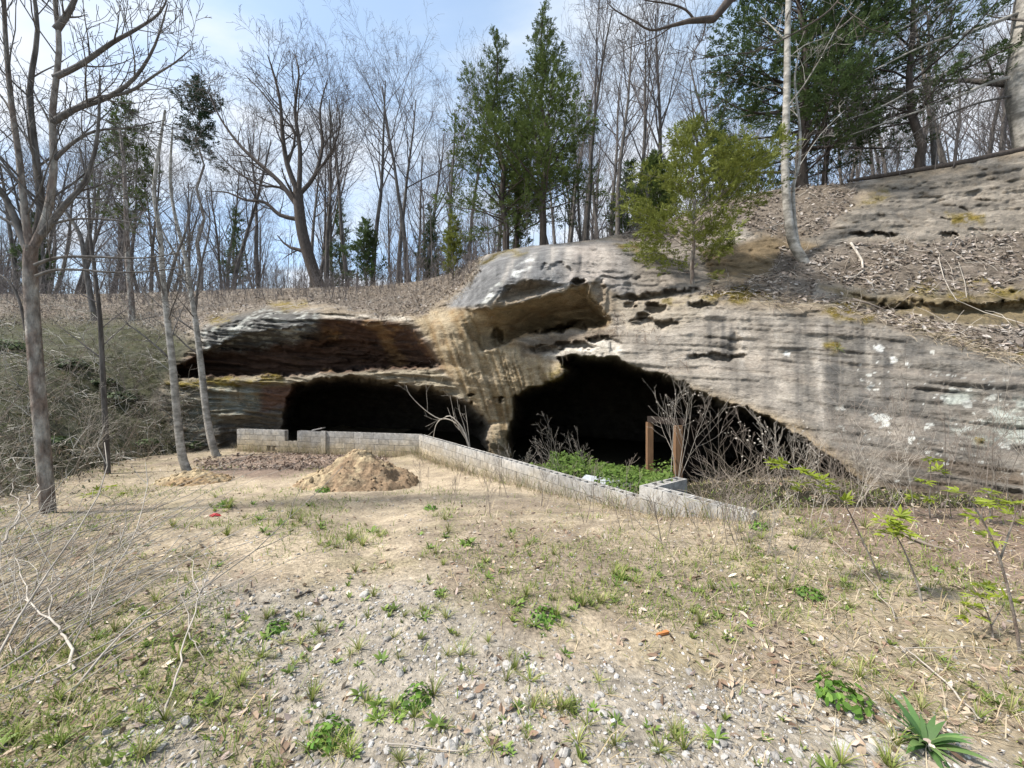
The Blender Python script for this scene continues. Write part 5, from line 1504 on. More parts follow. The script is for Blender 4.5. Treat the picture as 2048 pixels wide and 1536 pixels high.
for k in range(4):
    r = np.random.default_rng(500 + k)
    tv = IV * r.uniform(.65, 1.2, (12, 1)) * np.array([1, .8, .5])
    P = sample_ground(6500, 510 + k, gw); n = len(P)
    s = np.clip(r.lognormal(-5.0, .45, n), .003, .022)
    P[:, 2] += s * .15
    cc = pal(n, [(.31, .29, .265), (.37, .355, .33), (.25, .23, .205), (.31, .265, .20), (.19, .175, .16), (.43, .415, .39)], .15, 520 + k)
    parts.append(instances(tv, IF, P, rotmats(r.normal(0, .35, (n, 3)) + np.array([0, 0, 1.0]), r.uniform(0, 6.28, n)), s, cc))
o = link('gravel', make_mesh('gravel', *merge(parts)), M_STONE)
tag(o, 'scatter of small pale gravel in the wheel track', 'gravel', kind='stuff')
# larger stones, each its own thing
def stone_mesh(seed):
    r = np.random.default_rng(seed)
    V, F = IV.copy(), IF
    # one subdivision
    cache = {}; V = list(V); nf = []
    def mid(a, b):
        key = (min(a, b), max(a, b))
        if key not in cache:
            v = V[a] + V[b]; V.append(v / np.linalg.norm(v)); cache[key] = len(V) - 1
        return cache[key]
    for a, b, c in F:
        ab, bc, ca = mid(a, b), mid(b, c), mid(c, a); nf += [(a, ab, ca), (b, bc, ab), (c, ca, bc), (ab, bc, ca)]
    V = np.array(V)
    f = 1 + .38 * fbm(V[:, 0] * 1.3 + seed, V[:, 1] * 1.3, V[:, 2] * 1.3, 2, seed)
    # chipped planes
    for k in range(5):
        nrm = r.normal(0, 1, 3); nrm /= np.linalg.norm(nrm); dcut = r.uniform(.62, .85)
        h = V @ nrm; f = np.where(h > dcut, f * dcut / np.maximum(h, 1e-3), f)
    V = V * f[:, None] * np.array([1, r.uniform(.65, .9), r.uniform(.45, .7)])
    return make_mesh('stone', V, np.array(nf))
M_STONE2 = material('pale_stone', (.35, .335, .31), rough=.9, var=.25, scale=20, rnd=.3, bump=.3, bscale=40, spec=.2, dark=(.28, .26, .235), bdist=.01)
ST = [stone_mesh(600 + k) for k in range(6)]
for m_ in ST: m_.materials.append(M_STONE2)
random.seed(91)
P = sample_ground(230, 530, lambda a, b, x, y: np.clip(.06 + .94 * grav_m(a, b), 0, 1) * (b > 1180) * (b < 1560) * (a > -40) * (a < 2090))
def size_word(s): return 'egg-sized' if s > .024 else ('walnut-sized' if s > .017 else 'hazelnut-sized')
for k, p in enumerate(P):
    s = min(max(random.lognormvariate(-4.0, .33), .011), .04)
    o = link('stone', random.choice(ST), loc=(p[0], p[1], p[2] + s * .12))
    o.rotation_euler = (random.uniform(-.4, .4), random.uniform(-.4, .4), random.uniform(0, 6.28)); o.scale = (s, s, s)
    a, b_ = pix(p[0], p[1], p[2]); wh = where(float(a), float(b_))
    tag(o, f'{size_word(s)} pale angular stone lying on the {wh}', 'stone', f'{size_word(s)} stones on the {wh}')
# dead leaves on the ground
lw = lambda a, b, x, y: np.clip(.30 + .7 * ss(-.1, .3, fbm(x * 1.1, y * 1.1, 5, 3, 171)) + .6 * (a > 1300) * (b < 1500) + .5 * (a < 700) * (b > 1180) - .75 * sand_m(a, b) - .4 * grav_m(a, b), .03, 1)
P = sample_ground(9000, 540, lw); n = len(P); r = np.random.default_rng(541)
P[:, 2] += r.uniform(.003, .02, n); sc = r.uniform(.012, .042, n) * (1 + .07 * P[:, 1])
A = instances(LEAF_V, LEAF_F, P, rotmats(r.normal(0, .55, (n, 3)) + np.array([0, 0, 1.0]), r.uniform(0, 6.28, n)), np.stack([sc * r.uniform(.5, 1.1, n), sc * r.uniform(1., 1.7, n), sc * r.uniform(-2.5, 3, n)], 1), pal(n, DEAD + [(.40, .33, .25), (.48, .42, .34)], .2, 3))
o = link('ground_leaves', make_mesh('ground_leaves', *A), M_STUFF)
tag(o, 'curled dead leaves scattered over the clearing', 'leaf litter', kind='stuff')
idx = rng.choice(NC, 1)
# leaf drift at the foot of the far wall
r = np.random.default_rng(545)
px_ = r.uniform(385, 800, 9000); py_ = r.uniform(903, 958, 9000); yy = 2.62 / (py_ - 768) * FPX; x = (px_ - 1024) / FPX * yy
ok = (yy < 15.0) & (zone(px_, py_, [[(385,925),(560,903),(790,905),(740,938),(560,955),(420,958)]], 8, 14, 180) > r.random(9000))
P = np.stack([x, yy, ground_z(x, yy) + r.uniform(.005, .05, 9000)], 1)[ok][:1500]
P = np.array(P); n = len(P); sc = r.uniform(.05, .10, n)
A = instances(LEAF_V, LEAF_F, P, rotmats(r.normal(0, .6, (n, 3)) + np.array([0, 0, 1.0]), r.uniform(0, 6.28, n)), np.stack([sc, sc * 1.4, sc * 1.5], 1), pal(n, [(.27, .205, .165), (.22, .165, .13), (.32, .26, .21)], .2, 4))
o = link('leaf_drift', make_mesh('leaf_drift', *A), M_STUFF)
tag(o, 'drift of purplish brown leaves at the foot of the far block wall', 'leaf litter', kind='stuff')
# short grass and straw
def blade_patch(name, n, seed, wf, cols, L0, L1, w, flat, label, cat, sizeY=.18):
    r = np.random.default_rng(seed); P = sample_ground(n, seed + 1, wf); n = len(P)
    az = r.uniform(0, 6.28, n); el = np.radians(np.clip(r.normal(flat, 18, n), 4, 88)); L = r.uniform(L0, L1, n) * (1 + sizeY * np.minimum(P[:, 1], 8) * .5)
    h = np.stack([np.cos(az), np.sin(az), 0 * az], 1); sd = np.stack([-np.sin(az), np.cos(az), 0 * az], 1)
    up = np.array([0, 0, 1.0])
    ww = (w * (1 + .22 * P[:, 1]) * r.uniform(.6, 1.3, n))[:, None]
    m1 = P + (h * np.cos(el)[:, None] + up * np.sin(el)[:, None]) * (L * .55)[:, None]
    e2 = el * .55
    tp = m1 + (h * np.cos(e2)[:, None] + up * np.sin(e2)[:, None]) * (L * .45)[:, None] + r.normal(0, .008, (n, 3))
    V = np.stack([P - sd * ww, P + sd * ww, m1 + sd * ww * .8, m1 - sd * ww * .8, tp], 1).reshape(-1, 3)
    b = np.arange(n)[:, None] * 5
    F4 = b + np.array([[0, 1, 2, 3]]); F3 = b + np.array([[3, 2, 4]])
    cc = np.repeat(pal(n, cols, .22, seed), 5, 0)
    o = link(name, make_mesh(name, V, [F3, F4], cc), M_LEAFY)
    tag(o, label, cat, kind='stuff')
gn = lambda x, y: fbm(x * .9, y * .9, 3, 3, 172)
blade_patch('short_grass', 36000, 550, lambda a, b, x, y: np.clip(.10 + 1.1 * ss(.02, .28, gn(x, y)) + .12 * (a < 420) * (b > 1040) - .7 * sand_m(a, b) - .25 * grav_m(a, b), .015, 1), [(.165, .225, .04), (.21, .26, .06), (.25, .265, .085), (.13, .19, .035)], .025, .075, .0018, 48, 'short sparse green grass over the clearing', 'grass')
blade_patch('dry_straw', 22000, 560, lambda a, b, x, y: np.clip(.12 + .75 * ss(1300, 1600, a) * (b < 1480) + .4 * ss(900, 1100, a) * (b < 1130) + .25 * (a < 350) - .3 * sand_m(a, b) - .3 * grav_m(a, b), .04, 1), [(.46, .37, .235), (.52, .44, .31), (.38, .30, .20), (.42, .33, .19)], .05, .17, .0013, 16, 'pale dry straw lying flattened on the ground', 'straw')

# --- leafy ground cover behind the near wall and a few leaves at the cave mouth
r = np.random.default_rng(570)
y = r.uniform(6.2, 10.6, 40000); xw = -3.2 + (WC - WB)[0] / (WB - WC)[1] * (13.5 - y)
x = xw + r.uniform(.35, 3.6, 40000) * np.where(y > 7, 1, .6)
px_, _ = pix(x, y, 0 * x)
ok = (px_ > 1010) & (px_ < 1345); x, y, xw, px_ = x[ok][:5600], y[ok][:5600], xw[ok][:5600], px_[ok][:5600]
hgt = .62 * (.45 + .55 * ss(-.3, .3, vnoise(x * 1.6, y * 1.6, 0.0, 9))) * np.minimum(1, (x - xw) / 1.0 + .2) * np.where(px_ > 1100, 1, .45)
P = np.stack([x, y, ground_z(x, y) + hgt * r.random(len(x)) ** .5], 1)
P = np.array(P); n = len(P); sc = r.uniform(.05, .10, n)
A = instances(LEAF_V, LEAF_F, P, rotmats(r.normal(0, .5, (n, 3)) + np.array([-.2, -.3, 1.0]), r.uniform(0, 6.28, n)), np.stack([sc * .9, sc * 1.1, sc * .8], 1), pal(n, [(.07, .12, .02), (.09, .15, .025), (.12, .18, .035)], .2, 5))
o = link('leafy_ground_cover', make_mesh('leafy_ground_cover', *A), M_LEAFY)
tag(o, 'lush green ground cover growing behind the near block wall', 'ground cover', kind='stuff')

# --- dry shrubs and stalks
S_dry = Sp(k=[6, 5, 4, 3, 3], n=[4, 3, 1, 0], maxlev=3, start=[.35, .25, .2, .2], ang=[34, 36, 38, 38], lr=[.5, .5, .5, .5], rr=[.6, .6, .6, .6], up=[.05, .10, .08, .06, 0], jit=[.08, .13, .16, .2, .2], sides=[4, 3, 3, 3, 3], rmin=.0016, taper=[.4, .4, .5, .6, .6])
def shrub(name, label, base, H, nst, spread, r0, seed, mat, S=S_dry, heads=0, lean=(0, 0), group=None):
    random.seed(seed); out = []; tb = Tubes(); tw = Tubes()
    for k in range(nst):
        a = random.uniform(0, 6.28); d = nz(np.array([math.cos(a) * spread + lean[0], math.sin(a) * spread * .6 + lean[1], 1.0]))
        p = np.array([random.uniform(-.06, .06), random.uniform(-.06, .06), -.05]) * (1 + nst * .25); p[2] = -.05
        grow(out, p, d, H * random.uniform(.6, 1.05), r0 * random.uniform(.7, 1.15), 0, S)
    tips = []
    for lev, pts, rad, s in out:
        (tb if lev == 0 else tw).add(pts, rad, s)
        if lev >= 2: tips.append(pts[-1])
    t = thing(name, label, 'dry plant', base, group)
    link('stem', tb.mesh('stem'), mat, t)
    if tw.g: link('twigs', tw.mesh('twigs'), mat, t)['kind'] = 'stuff'
    if heads and tips:
        r = np.random.default_rng(seed); q = np.array([tips[i] for i in r.integers(0, len(tips), heads)])
        A = instances(IV, IF, q, rotmats(r.normal(0, 1, (heads, 3)), r.uniform(0, 6.28, heads)), r.uniform(.008, .016, heads))
        link('seed_heads', make_mesh('seed_heads', A[0], A[1]), M_CANE, t)['kind'] = 'stuff'
    return t
def gp(px, Yd):
    x = (px - 1024) / FPX * Yd; return np.array([x, Yd, float(ground_z(x, Yd))])
shrub('dry_weed', 'tall dry branching weed with seed heads before the timber posts', gp(1352, 6.75), 2.0, 5, .36, .008, 700, M_CANE, heads=26)
shrub('dry_weed', 'leaning dry weed stalks right of the timber posts inside the wall', gp(1432, 6.4), 1.6, 3, .3, .0045, 701, M_DRY, heads=26)
shrub('dry_weed', 'dry weed stems leaning left behind the middle of the near wall', gp(1120, 8.6), 1.45, 5, .5, .005, 702, M_CANE, lean=(-.35, 0))
shrub('dry_weed', 'low dry weed stems on the green ground cover near the pillar foot', gp(1165, 8.8), 1.15, 4, .4, .0045, 703, M_CANE, lean=(-.2, 0))
shrub('dry_weed', 'short dry weed at the foot of the pillar', gp(1045, 9.7), .95, 5, .6, .0045, 704, M_CANE)
shrub('dry_weed', 'dry stalks at the end of the block wall', gp(1492, 5.5), 1.1, 3, .32, .004, 705, M_DRY, heads=18)
shrub('dry_weed', 'dry stalks crossing the dark right corner of the cave', gp(1560, 5.4), 1.0, 3, .4, .004, 706, M_CANE, heads=14)
shrub('dry_weed', 'dark thin stalks where the big rock face meets the cave corner', gp(1640, 5.1), 1.1, 4, .4, .004, 707, M_DRY, heads=14)
shrub('leafless_shrub', 'leafless shrub with long pale whips across the rock face left part', gp(1705, 4.9), 1.5, 4, .5, .005, 708, M_DRY, lean=(-.15, 0))
shrub('leafless_shrub', 'leafless shrub with fine whips before the lichened rock', gp(1790, 4.8), 1.8, 4, .45, .005, 709, M_CANE, lean=(-.2, 0))
shrub('leafless_shrub', 'tall leafless shrub before the white lichen patch', gp(1895, 4.7), 1.9, 4, .42, .005, 710, M_DRY)
shrub('leafless_shrub', 'dense leafless shrub at the right foot of the rock face', gp(1985, 4.5), 1.7, 4, .42, .005, 711, M_DRY, lean=(.1, 0))
shrub('leafless_shrub', 'leafless shrub at the far right end of the rock foot', gp(2080, 4.4), 1.8, 5, .4, .005, 712, M_CANE)
for k, (px, Yd, H, lab) in enumerate([(1010, 7.2, .7, 'thin dry stalk on the sandy ground nearest the middle of the wall'), (1085, 6.3, .8, 'thin dry stalk midway along the near block wall'), (1180, 5.0, .85, 'thin dark stalk in the straw before the near wall'), (1250, 4.7, .85, 'forked thin stalk in the straw before the wall step'), (1330, 4.1, .8, 'thin dry stalk left of the leafy saplings'),
                                      (980, 5.6, .7, 'slender dry stalk among the grass beyond the gravel'), (905, 6.4, .6, 'slender dry stalk right of the dirt heap'), (1420, 3.7, .7, 'dark thin stalk beside the leafy saplings'), (1580, 3.1, .62, 'single dark upright stalk rising from the straw'), (845, 8.2, .75, 'dry stalk standing by the dirt heap')]):
    shrub('dry_stalk', lab, gp(px, Yd), H, 3, .28, .0045, 720 + k, M_DRY)
# dead arching branch over the wall, before the left cave
random.seed(740); out = []
bd = gp(938, 11.3)
S6 = Sp(n=[0, 3, 2, 0], maxlev=3, lr=[.3, .35, .5, .5], rmin=.004, up=[0, .1, .1, 0, 0])
limb(out, 11.3, [(942,905),(925,862),(905,842),(885,838),(872,850),(866,880)], .022, .008, 0, S6, n=3)
limb(out, 11.2, [(940,895),(924,855),(900,832),(880,838),(850,820),(820,790),(812,770)], .020, .006, 0, S6, n=3)
for L in ([(938,890),(928,850),(918,820),(914,795)], [(940,895),(935,850),(930,810)], [(932,870),(910,850),(895,815)], [(936,885),(912,845),(905,815),(900,790)]):
    limb(out, 11.25, L, .014, .005, 1, S6, n=1)
t = thing('dead_branch', 'bleached dead branch arching over the bend of the block wall', 'branch', bd)
a_, b_ = tree_meshes(out, 'arch')
for nm_, me_ in (('stem', a_), ('twigs', b_)):
    o = link(nm_, me_, M_CANE, t); o.location = -bd

# --- saplings breaking into leaf
M_SPRING = material('spring_leaf', (.27, .33, .035), rough=.55, var=.25, scale=9, trans=.45, rnd=.1, spec=.35)
LFT_V = np.array([(0, 0, 0), (.5, .15, .03), (1, 0, -.08), (.5, -.15, .03)]); LFT_F = np.array([(0, 1, 2, 3)])
def leaf_bunch(points, seed, size):
    r = np.random.default_rng(seed); pos, Rm, sc = [], [], []
    for (p, cnt) in points:
        for k in range(cnt):
            d = r.normal(0, 1, 3); d[2] = abs(d[2]) * .5; d /= np.linalg.norm(d); q = p + d * .035
            side = np.cross(d, [0, 0, 1.0]); side /= np.linalg.norm(side) + 1e-9; nn_ = np.cross(side, d)
            for j, a in enumerate((-1.2, -.6, 0, .6, 1.2)):
                e = d * math.cos(a) + side * math.sin(a) + np.array([0, 0, r.normal(-.1, .15)]); e /= np.linalg.norm(e)
                y = np.cross(nn_ + r.normal(0, .2, 3), e); y /= np.linalg.norm(y); z = np.cross(e, y)
                pos.append(q); Rm.append(np.stack([e, y, z], 1)); sc.append(size * r.uniform(.7, 1.1) * (1 - .12 * abs(j - 2)))
    return instances(LFT_V, LFT_F, np.array(pos), np.array(Rm), np.array(sc))
def sapling(label, Yd, stems, bunches, r0, seed, size=.07):
    random.seed(seed); out = []
    S7 = Sp(n=[0, 0, 0, 0], maxlev=1)
    b = gp(stems[0][0][0], Yd)
    for i, L in enumerate(stems):
        limb(out, Yd, L, r0 * (1 if i == 0 else .6), r0 * .35, 0 if i == 0 else 1, S7, n=0)
    t = thing('leafing_sapling', label, 'sapling', b)
    a_, = [Tubes()]; b2 = Tubes()
    for lev, pts, rad, s in out: (a_ if lev == 0 else b2).add(pts, rad, s)
    o = link('stem', a_.mesh('stem'), M_BARK_BROWN, t); o.location = -b
    if b2.g:
        o = link('twigs', b2.mesh('twigs'), M_BARK_BROWN, t); o.location = -b
    A = leaf_bunch([(pt(x, y, Yd), c) for x, y, c in bunches], seed, size)
    o = link('leaves', make_mesh('leaves', A[0], A[1]), M_SPRING, t); o.location = -b
def yg(px, py): return on_ground(px, py)[0][1]
sapling('leaning sapling with a long spray of yellow green leaves before the cave corner', yg(1762, 1172), [[(1768,1182),(1752,1140),(1720,1070),(1690,1010),(1662,985)], [(1690,1010),(1640,965),(1600,945),(1545,930)]],
        [(1545,930,5),(1565,935,4),(1590,942,4),(1615,955,4),(1640,965,4),(1655,985,4),(1610,985,3),(1690,1008,3),(1600,970,3)], .008, 801, .09)
sapling('upright sapling topped by one dense yellow green leaf bunch', yg(1842, 1205), [[(1846,1215),(1832,1160),(1808,1100),(1786,1060)]], [(1786,1055,8),(1770,1045,6),(1800,1040,7),(1775,1070,5),(1805,1065,5)], .009, 802, .085)
sapling('tall sapling at the right edge with sparse yellow green leaves', yg(2040, 1310), [[(2042,1320),(2028,1230),(2000,1120),(1965,1040),(1930,990)], [(2000,1120),(2020,1060),(2036,1010)]], [(1930,990,3),(1962,1035,4),(2036,1010,6),(2022,1040,4),(1985,1010,4),(1990,1080,3)], .009, 803, .075)
sapling('small sapling with drooping yellowish leaves in the straw', yg(1985, 1280), [[(1988,1290),(1980,1240),(1962,1200)], [(1980,1240),(1940,1215)], [(1984,1250),(2010,1205)]], [(1962,1200,5),(1940,1215,5),(2010,1205,5),(1975,1180,4),(1950,1240,4)], .006, 804, .065)
sapling('slim sapling with three tufts of young leaves against the rock', yg(1862, 1040), [[(1864,1060),(1858,1010),(1862,960),(1860,918)], [(1858,1010),(1830,1000)]], [(1860,920,6),(1875,945,5),(1845,965,4),(1830,1000,4),(1868,1000,4)], .009, 805, .11)
sapling('small sapling with pale tufts behind the right edge one', yg(1980, 1050), [[(1982,1060),(1980,1020),(1976,985)]], [(1976,985,5),(1990,1005,4),(1965,1010,4)], .008, 806, .1)
sapling('low sapling of yellow green leaves on the left slope edge', yg(235, 1010), [[(240,1030),(225,1000),(195,985)], [(225,1000),(255,985)]], [(195,985,4),(175,992,3),(255,985,3),(220,975,4)], .008, 807, .12)

# --- bleached canes leaning across the left foreground
random.seed(95)
for k in range(24):
    a0 = random.uniform(-260, 150); b0 = random.uniform(1130, 1420) if k < 30 else random.uniform(1380, 1530)
    p0 = on_ground(a0, b0)[0] + np.array([0, 0, .02])
    L = random.uniform(1.2, 3.0)
    az = math.radians(random.gauss(95, 17)); el = math.radians(abs(random.gauss(7, 5)) + 1)
    d = np.array([math.cos(az) * math.cos(el), math.sin(az) * math.cos(el), math.sin(el)])
    pts = [np.zeros(3)]; dd_ = d
    for i in range(6):
        dd_ = nz(dd_ + .2 * rv() + np.array([0, 0, -.012])); pts.append(pts[-1] + dd_ * L / 6)
    pts = [q if True else q for q in pts]
    # stay above the ground
    for i, q in enumerate(pts):
        w = q + p0; zz = float(ground_z(w[0], w[1])) + .03 + .08 * i / 6
        if w[2] < zz: q[2] = zz - p0[2]
    r0 = random.uniform(.0035, .008)
    tb = Tubes(); tb.add(pts, list(np.linspace(r0, r0 * .45, 7)), 4)
    for j in range(random.randint(1, 4)):
        i = random.randint(2, 5); e = nz(dd_ + .7 * rv() + np.array([0, 0, .2])); l2 = random.uniform(.15, .45)
        tb.add([pts[i], pts[i] + e * l2 * .5, pts[i] + nz(e + .3 * rv()) * l2], [r0 * .6, r0 * .5, r0 * .3], 3)
    o = link('dry_cane', tb.mesh('dry_cane'), M_CANE, loc=p0)
    w_ = 'long' if L > 2.2 else ('short' if L < 1.6 else 'middling')
    tag(o, f'{w_} bleached cane leaning low across the grass below the forked tree', 'cane', f'{w_} bleached canes below the forked tree')
def branch_thing(name, label, Yf, main, subs, r0, seed, mat=M_CANE, nsub=2):
    """a fallen branch drawn on the ground: pixels give where it lies, lifted a little"""
    random.seed(seed); tb, tws = Tubes(), []
    def P3(L, lift):
        q = [on_ground(a, b)[0] + np.array([0, 0, h]) for (a, b), h in zip(L, np.linspace(lift[0], lift[1], len(L)))]
        w = [q[0]]
        for a, b in zip(q[:-1], q[1:]):      # crooked, not ruler-straight
            l = np.linalg.norm(b - a)
            for u in (.25, .5, .75):
                w.append(a * (1 - u) + b * u + rv() * l * .045 * np.array([1, 1, .5]))
            w.append(b)
        return w
    m = P3(main[0], main[1]); b = m[0].copy()
    tb.add([q - b for q in m], list(np.linspace(r0, r0 * .5, len(m))), 5)
    for L, lift in subs:
        q = P3(L, lift); tw = Tubes(); tw.add([z - b for z in q], list(np.linspace(r0 * .6, r0 * .25, len(q))), 4); tws.append(tw)
    t = thing(name, label, 'branch', b)
    link('stem', tb.mesh('stem'), mat, t)
    for tw in tws: link('twig', tw.mesh('twig'), mat, t)
branch_thing('fallen_branch', 'bleached forked twig standing up from the leafy foreground', 0, ([(330,1440),(352,1380),(378,1300),(400,1250),(415,1220)], (.0, .25)), [([(378,1300),(368,1265),(355,1235),(352,1195)], (.12, .3)), ([(400,1250),(385,1215),(372,1160)], (.2, .32)), ([(400,1250),(418,1210),(430,1165)], (.2, .33)), ([(378,1300),(400,1330),(410,1345)], (.1, .04))], .006, 901)
branch_thing('fallen_branch', 'crooked bleached branch lying at the left foreground edge', 0, ([(150,1350),(130,1300),(100,1270),(50,1245)], (.02, .15)), [([(100,1270),(60,1290),(30,1330)], (.1, .05)), ([(100,1270),(95,1220),(115,1190)], (.1, .2)), ([(60,1250),(40,1200),(30,1180)], (.14, .25))], .009, 902)
branch_thing('fallen_branch', 'white branched twigs rising at the foot of the forked tree', 0, ([(-20,1130),(30,1090),(60,1060),(75,1040)], (.05, .5)), [([(30,1090),(35,1060),(25,1040)], (.15, .5)), ([(60,1060),(95,1035),(120,1025)], (.3, .5)), ([(30,1090),(80,1070),(110,1055)], (.2, .35))], .012, 903)
branch_thing('fallen_stick', 'long pale stick slanting over the straw to the right edge', 0, ([(1960,1450),(1890,1380),(1830,1325),(1800,1315),(1810,1330)], (.02, .06)), [([(1810,1322),(1900,1328),(2060,1338)], (.06, .09))], .006, 904)
branch_thing('fallen_stick', 'long thin straw-coloured stem crossing to the orange grass', 0, ([(1790,1245),(1740,1180),(1690,1130),(1650,1100)], (.03, .15)), [([(1790,1245),(1850,1243),(1900,1245)], (.03, .04))], .004, 905)
branch_thing('fallen_stick', 'short brown stick on bare sand below the bushy weed', 0, ([(1590,1335),(1630,1342),(1670,1330)], (.01, .012)), [], .007, 906, M_BARK_BROWN)
branch_thing('fallen_stick', 'thick grey stick lying under the leafy saplings', 0, ([(1810,1075),(1850,1095),(1900,1110)], (.03, .03)), [], .02, 907, M_DRY)
branch_thing('fallen_stick', 'dark short stick on the sandy patch', 0, ([(590,1200),(612,1190),(630,1185)], (.012, .012)), [], .009, 908, M_BARK_DARK)
branch_thing('fallen_stick', 'thin twig lying on the white gravel', 0, ([(770,1500),(840,1508),(930,1514)], (.02, .02)), [([(800,1503),(790,1515)], (.02, .01))], .004, 909)
branch_thing('fallen_stick', 'long thin stem arching over the ground before the near wall', 0, ([(1120,985),(1200,1010),(1260,1040),(1320,1090),(1350,1130)], (.15, .02)), [], .006, 910, M_DRY)
# orange wood chip and the red scrap
def chip(name, label, cat, px, py, sx, sy, h, rz, mat):
    p = on_ground(px, py)[0]; r = np.random.default_rng(int(px))
    V, F = box_np(-sx, sx, -sy, sy, 0, h); V += r.normal(0, h * .25, V.shape); V[[1, 3]] += np.array([sx * .3, 0, 0])
    o = link(name, make_mesh(name, V, F), mat, loc=p); o.rotation_euler = (.05, -.05, rz); return tag(o, label, cat)
M_CHIP = material('orange_wood', (.42, .17, .06), var=.3, scale=30, stretch=(1, 6, 6))
M_RED = material('red_plastic', (.40, .03, .035), var=.1, scale=10, rough=.4)
chip('wood_chip', 'orange brown splinter of wood on the gravel edge', 'wood chip', 1325, 1276, .04, .012, .018, .35, M_CHIP)
rd = on_ground(430, 1034)[0]
tb = Tubes()
tb.add([np.array([-.08, 0, .01]), np.array([-.03, .02, .03]), np.array([.03, -.01, .025]), np.array([.08, .01, .01])], [.012, .016, .014, .01], 6)
tb.add([np.array([-.02, -.04, .01]), np.array([.02, 0, .04]), np.array([.04, .04, .015])], [.012, .014, .01], 6)
o = link('red_scrap', tb.mesh('red_scrap'), M_RED, loc=rd); tag(o, 'crumpled red plastic scrap on the sandy ground', 'litter')
# driftwood stick and log on the slope
def on_cliff_stick(name, label, L, r0, r1, mat, lift=.06, cat='branch'):
    P = [surf(a, b) + np.array([0, -lift, lift * .6]) for a, b in L]; b = P[0].copy()
    tb = Tubes(); tb.add([q - b for q in P], list(np.linspace(r0, r1, len(P))), 7)
    o = link(name, tb.mesh(name), mat, loc=b); return tag(o, label, cat)
on_cliff_stick('dead_branch', 'thick curved bleached branch lying on the leafy shelf', [(1698,490),(1708,505),(1720,525),(1722,545),(1708,556),(1690,560)], .035, .018, M_CANE)
on_cliff_stick('dead_branch', 'thin bleached stick lying beside the twin-stemmed tree', [(1530,560),(1560,545),(1590,528)], .02, .012, M_BARK_DARK)
on_cliff_stick('dead_branch', 'straight stick fallen on the litter near the big rock face rim', [(1700,602),(1730,610),(1760,622)], .03, .02, M_DRY)
on_cliff_stick('hanging_vine', 'pale vine loop hanging over the brown rock band', [(1870,520),(1880,560),(1892,585),(1905,606),(1925,600),(1922,570),(1910,530)], .010, .007, M_CANE, .08, 'vine')
on_cliff_stick('hanging_vine', 'thin vine trailing down the brown rock band to the right', [(1905,606),(1960,630),(2010,645),(2060,660)], .012, .007, M_CANE, .08, 'vine')
on_cliff_stick('exposed_root', 'pale root creeping along the ochre ceiling under the boulder', [(975,650),(985,635),(1005,620),(1040,606),(1080,594),(1128,580)], .014, .022, M_CANE, .05, 'root')
P = [hill(a, .12) + np.array([0, -.1, .10]) for a in (1690, 1740, 1800, 1860, 1920, 1980, 2038)]
b = P[0].copy(); tb = Tubes(); tb.add([q - b for q in P], [.05, .07, .08, .085, .09, .09, .08], 8)
o = link('fallen_log', tb.mesh('fallen_log'), M_BARK_DARK, loc=b); tag(o, 'long dark log lying along the crest of the bare slab', 'log')
# grass tuft growing out of the rock face
o = link('grass_tuft', GT[3], loc=surf(1672, 698) + np.array([0, -.03, 0])); o.scale = (1.6, 1.6, 1.6); o.rotation_euler = (1.0, 0, 0)
tag(o, 'small grass tuft clinging to the big rock face', 'grass')

for k, (px, py, H, lab) in enumerate([(150, 960, 2.2, 'pale leafless shrub right of the forked trunk on the brushy hillside'), (225, 930, 2.4, 'pale leafless shrub midway between the forked tree and the slim pale trunk'), (290, 945, 1.8, 'leafless shrub at the left foot of the slim pale trunk'), (20, 1000, 1.8, 'leafless shrub left of the forked trunk foot'),
                                      (120, 800, 2.6, 'leafless shrub high on the brushy hillside behind the forked trunk'), (260, 800, 2.4, 'leafless shrub below the sparse evergreen on the hillside'), (200, 720, 2.4, 'leafless shrub near the top of the brushy hillside'), (310, 860, 2.0, 'leafless shrub touching the left end of the rock'), (-60, 900, 2.5, 'leafless shrub on the hillside beyond the forked tree')]):
    shrub('hillside_shrub', lab, surf(px, py), H, 6, .55, .011, 760 + k, M_CANE if k % 3 == 0 else M_DRY, lean=(.15, -.1))
ps = surf(215, 985)
slim('slim grey trunk rising through the brush of the left hillside', ps[1], None, [([(216,1000),(214,930),(210,840),(204,720),(200,640),(192,560),(180,470),(176,380),(160,300)], .075, .02, 12)], .1, S2, M_BARK_GREY, M_TWIG, 34, 'slim_tree', ps)
ps = surf(262, 640)
slim('straight brown trunk standing at the top of the brushy hillside', ps[1], None, [([(264,660),(262,600),(256,520),(252,420),(248,330),(240,260)], .16, .05, 12)], .1, S2, M_BARK_BROWN, M_TWIG, 35, 'slim_tree', ps)
ps = surf(188, 640)
slim('leaning forked trunk at the top of the brushy hillside', ps[1], None, [([(194,665),(182,600),(172,540),(160,470),(130,420),(110,380)], .15, .05, 10), ([(168,510),(180,460),(190,400),(186,330)], .09, .03, 10)], .1, S2, M_BARK_GREY, M_TWIG, 36, 'slim_tree', ps)

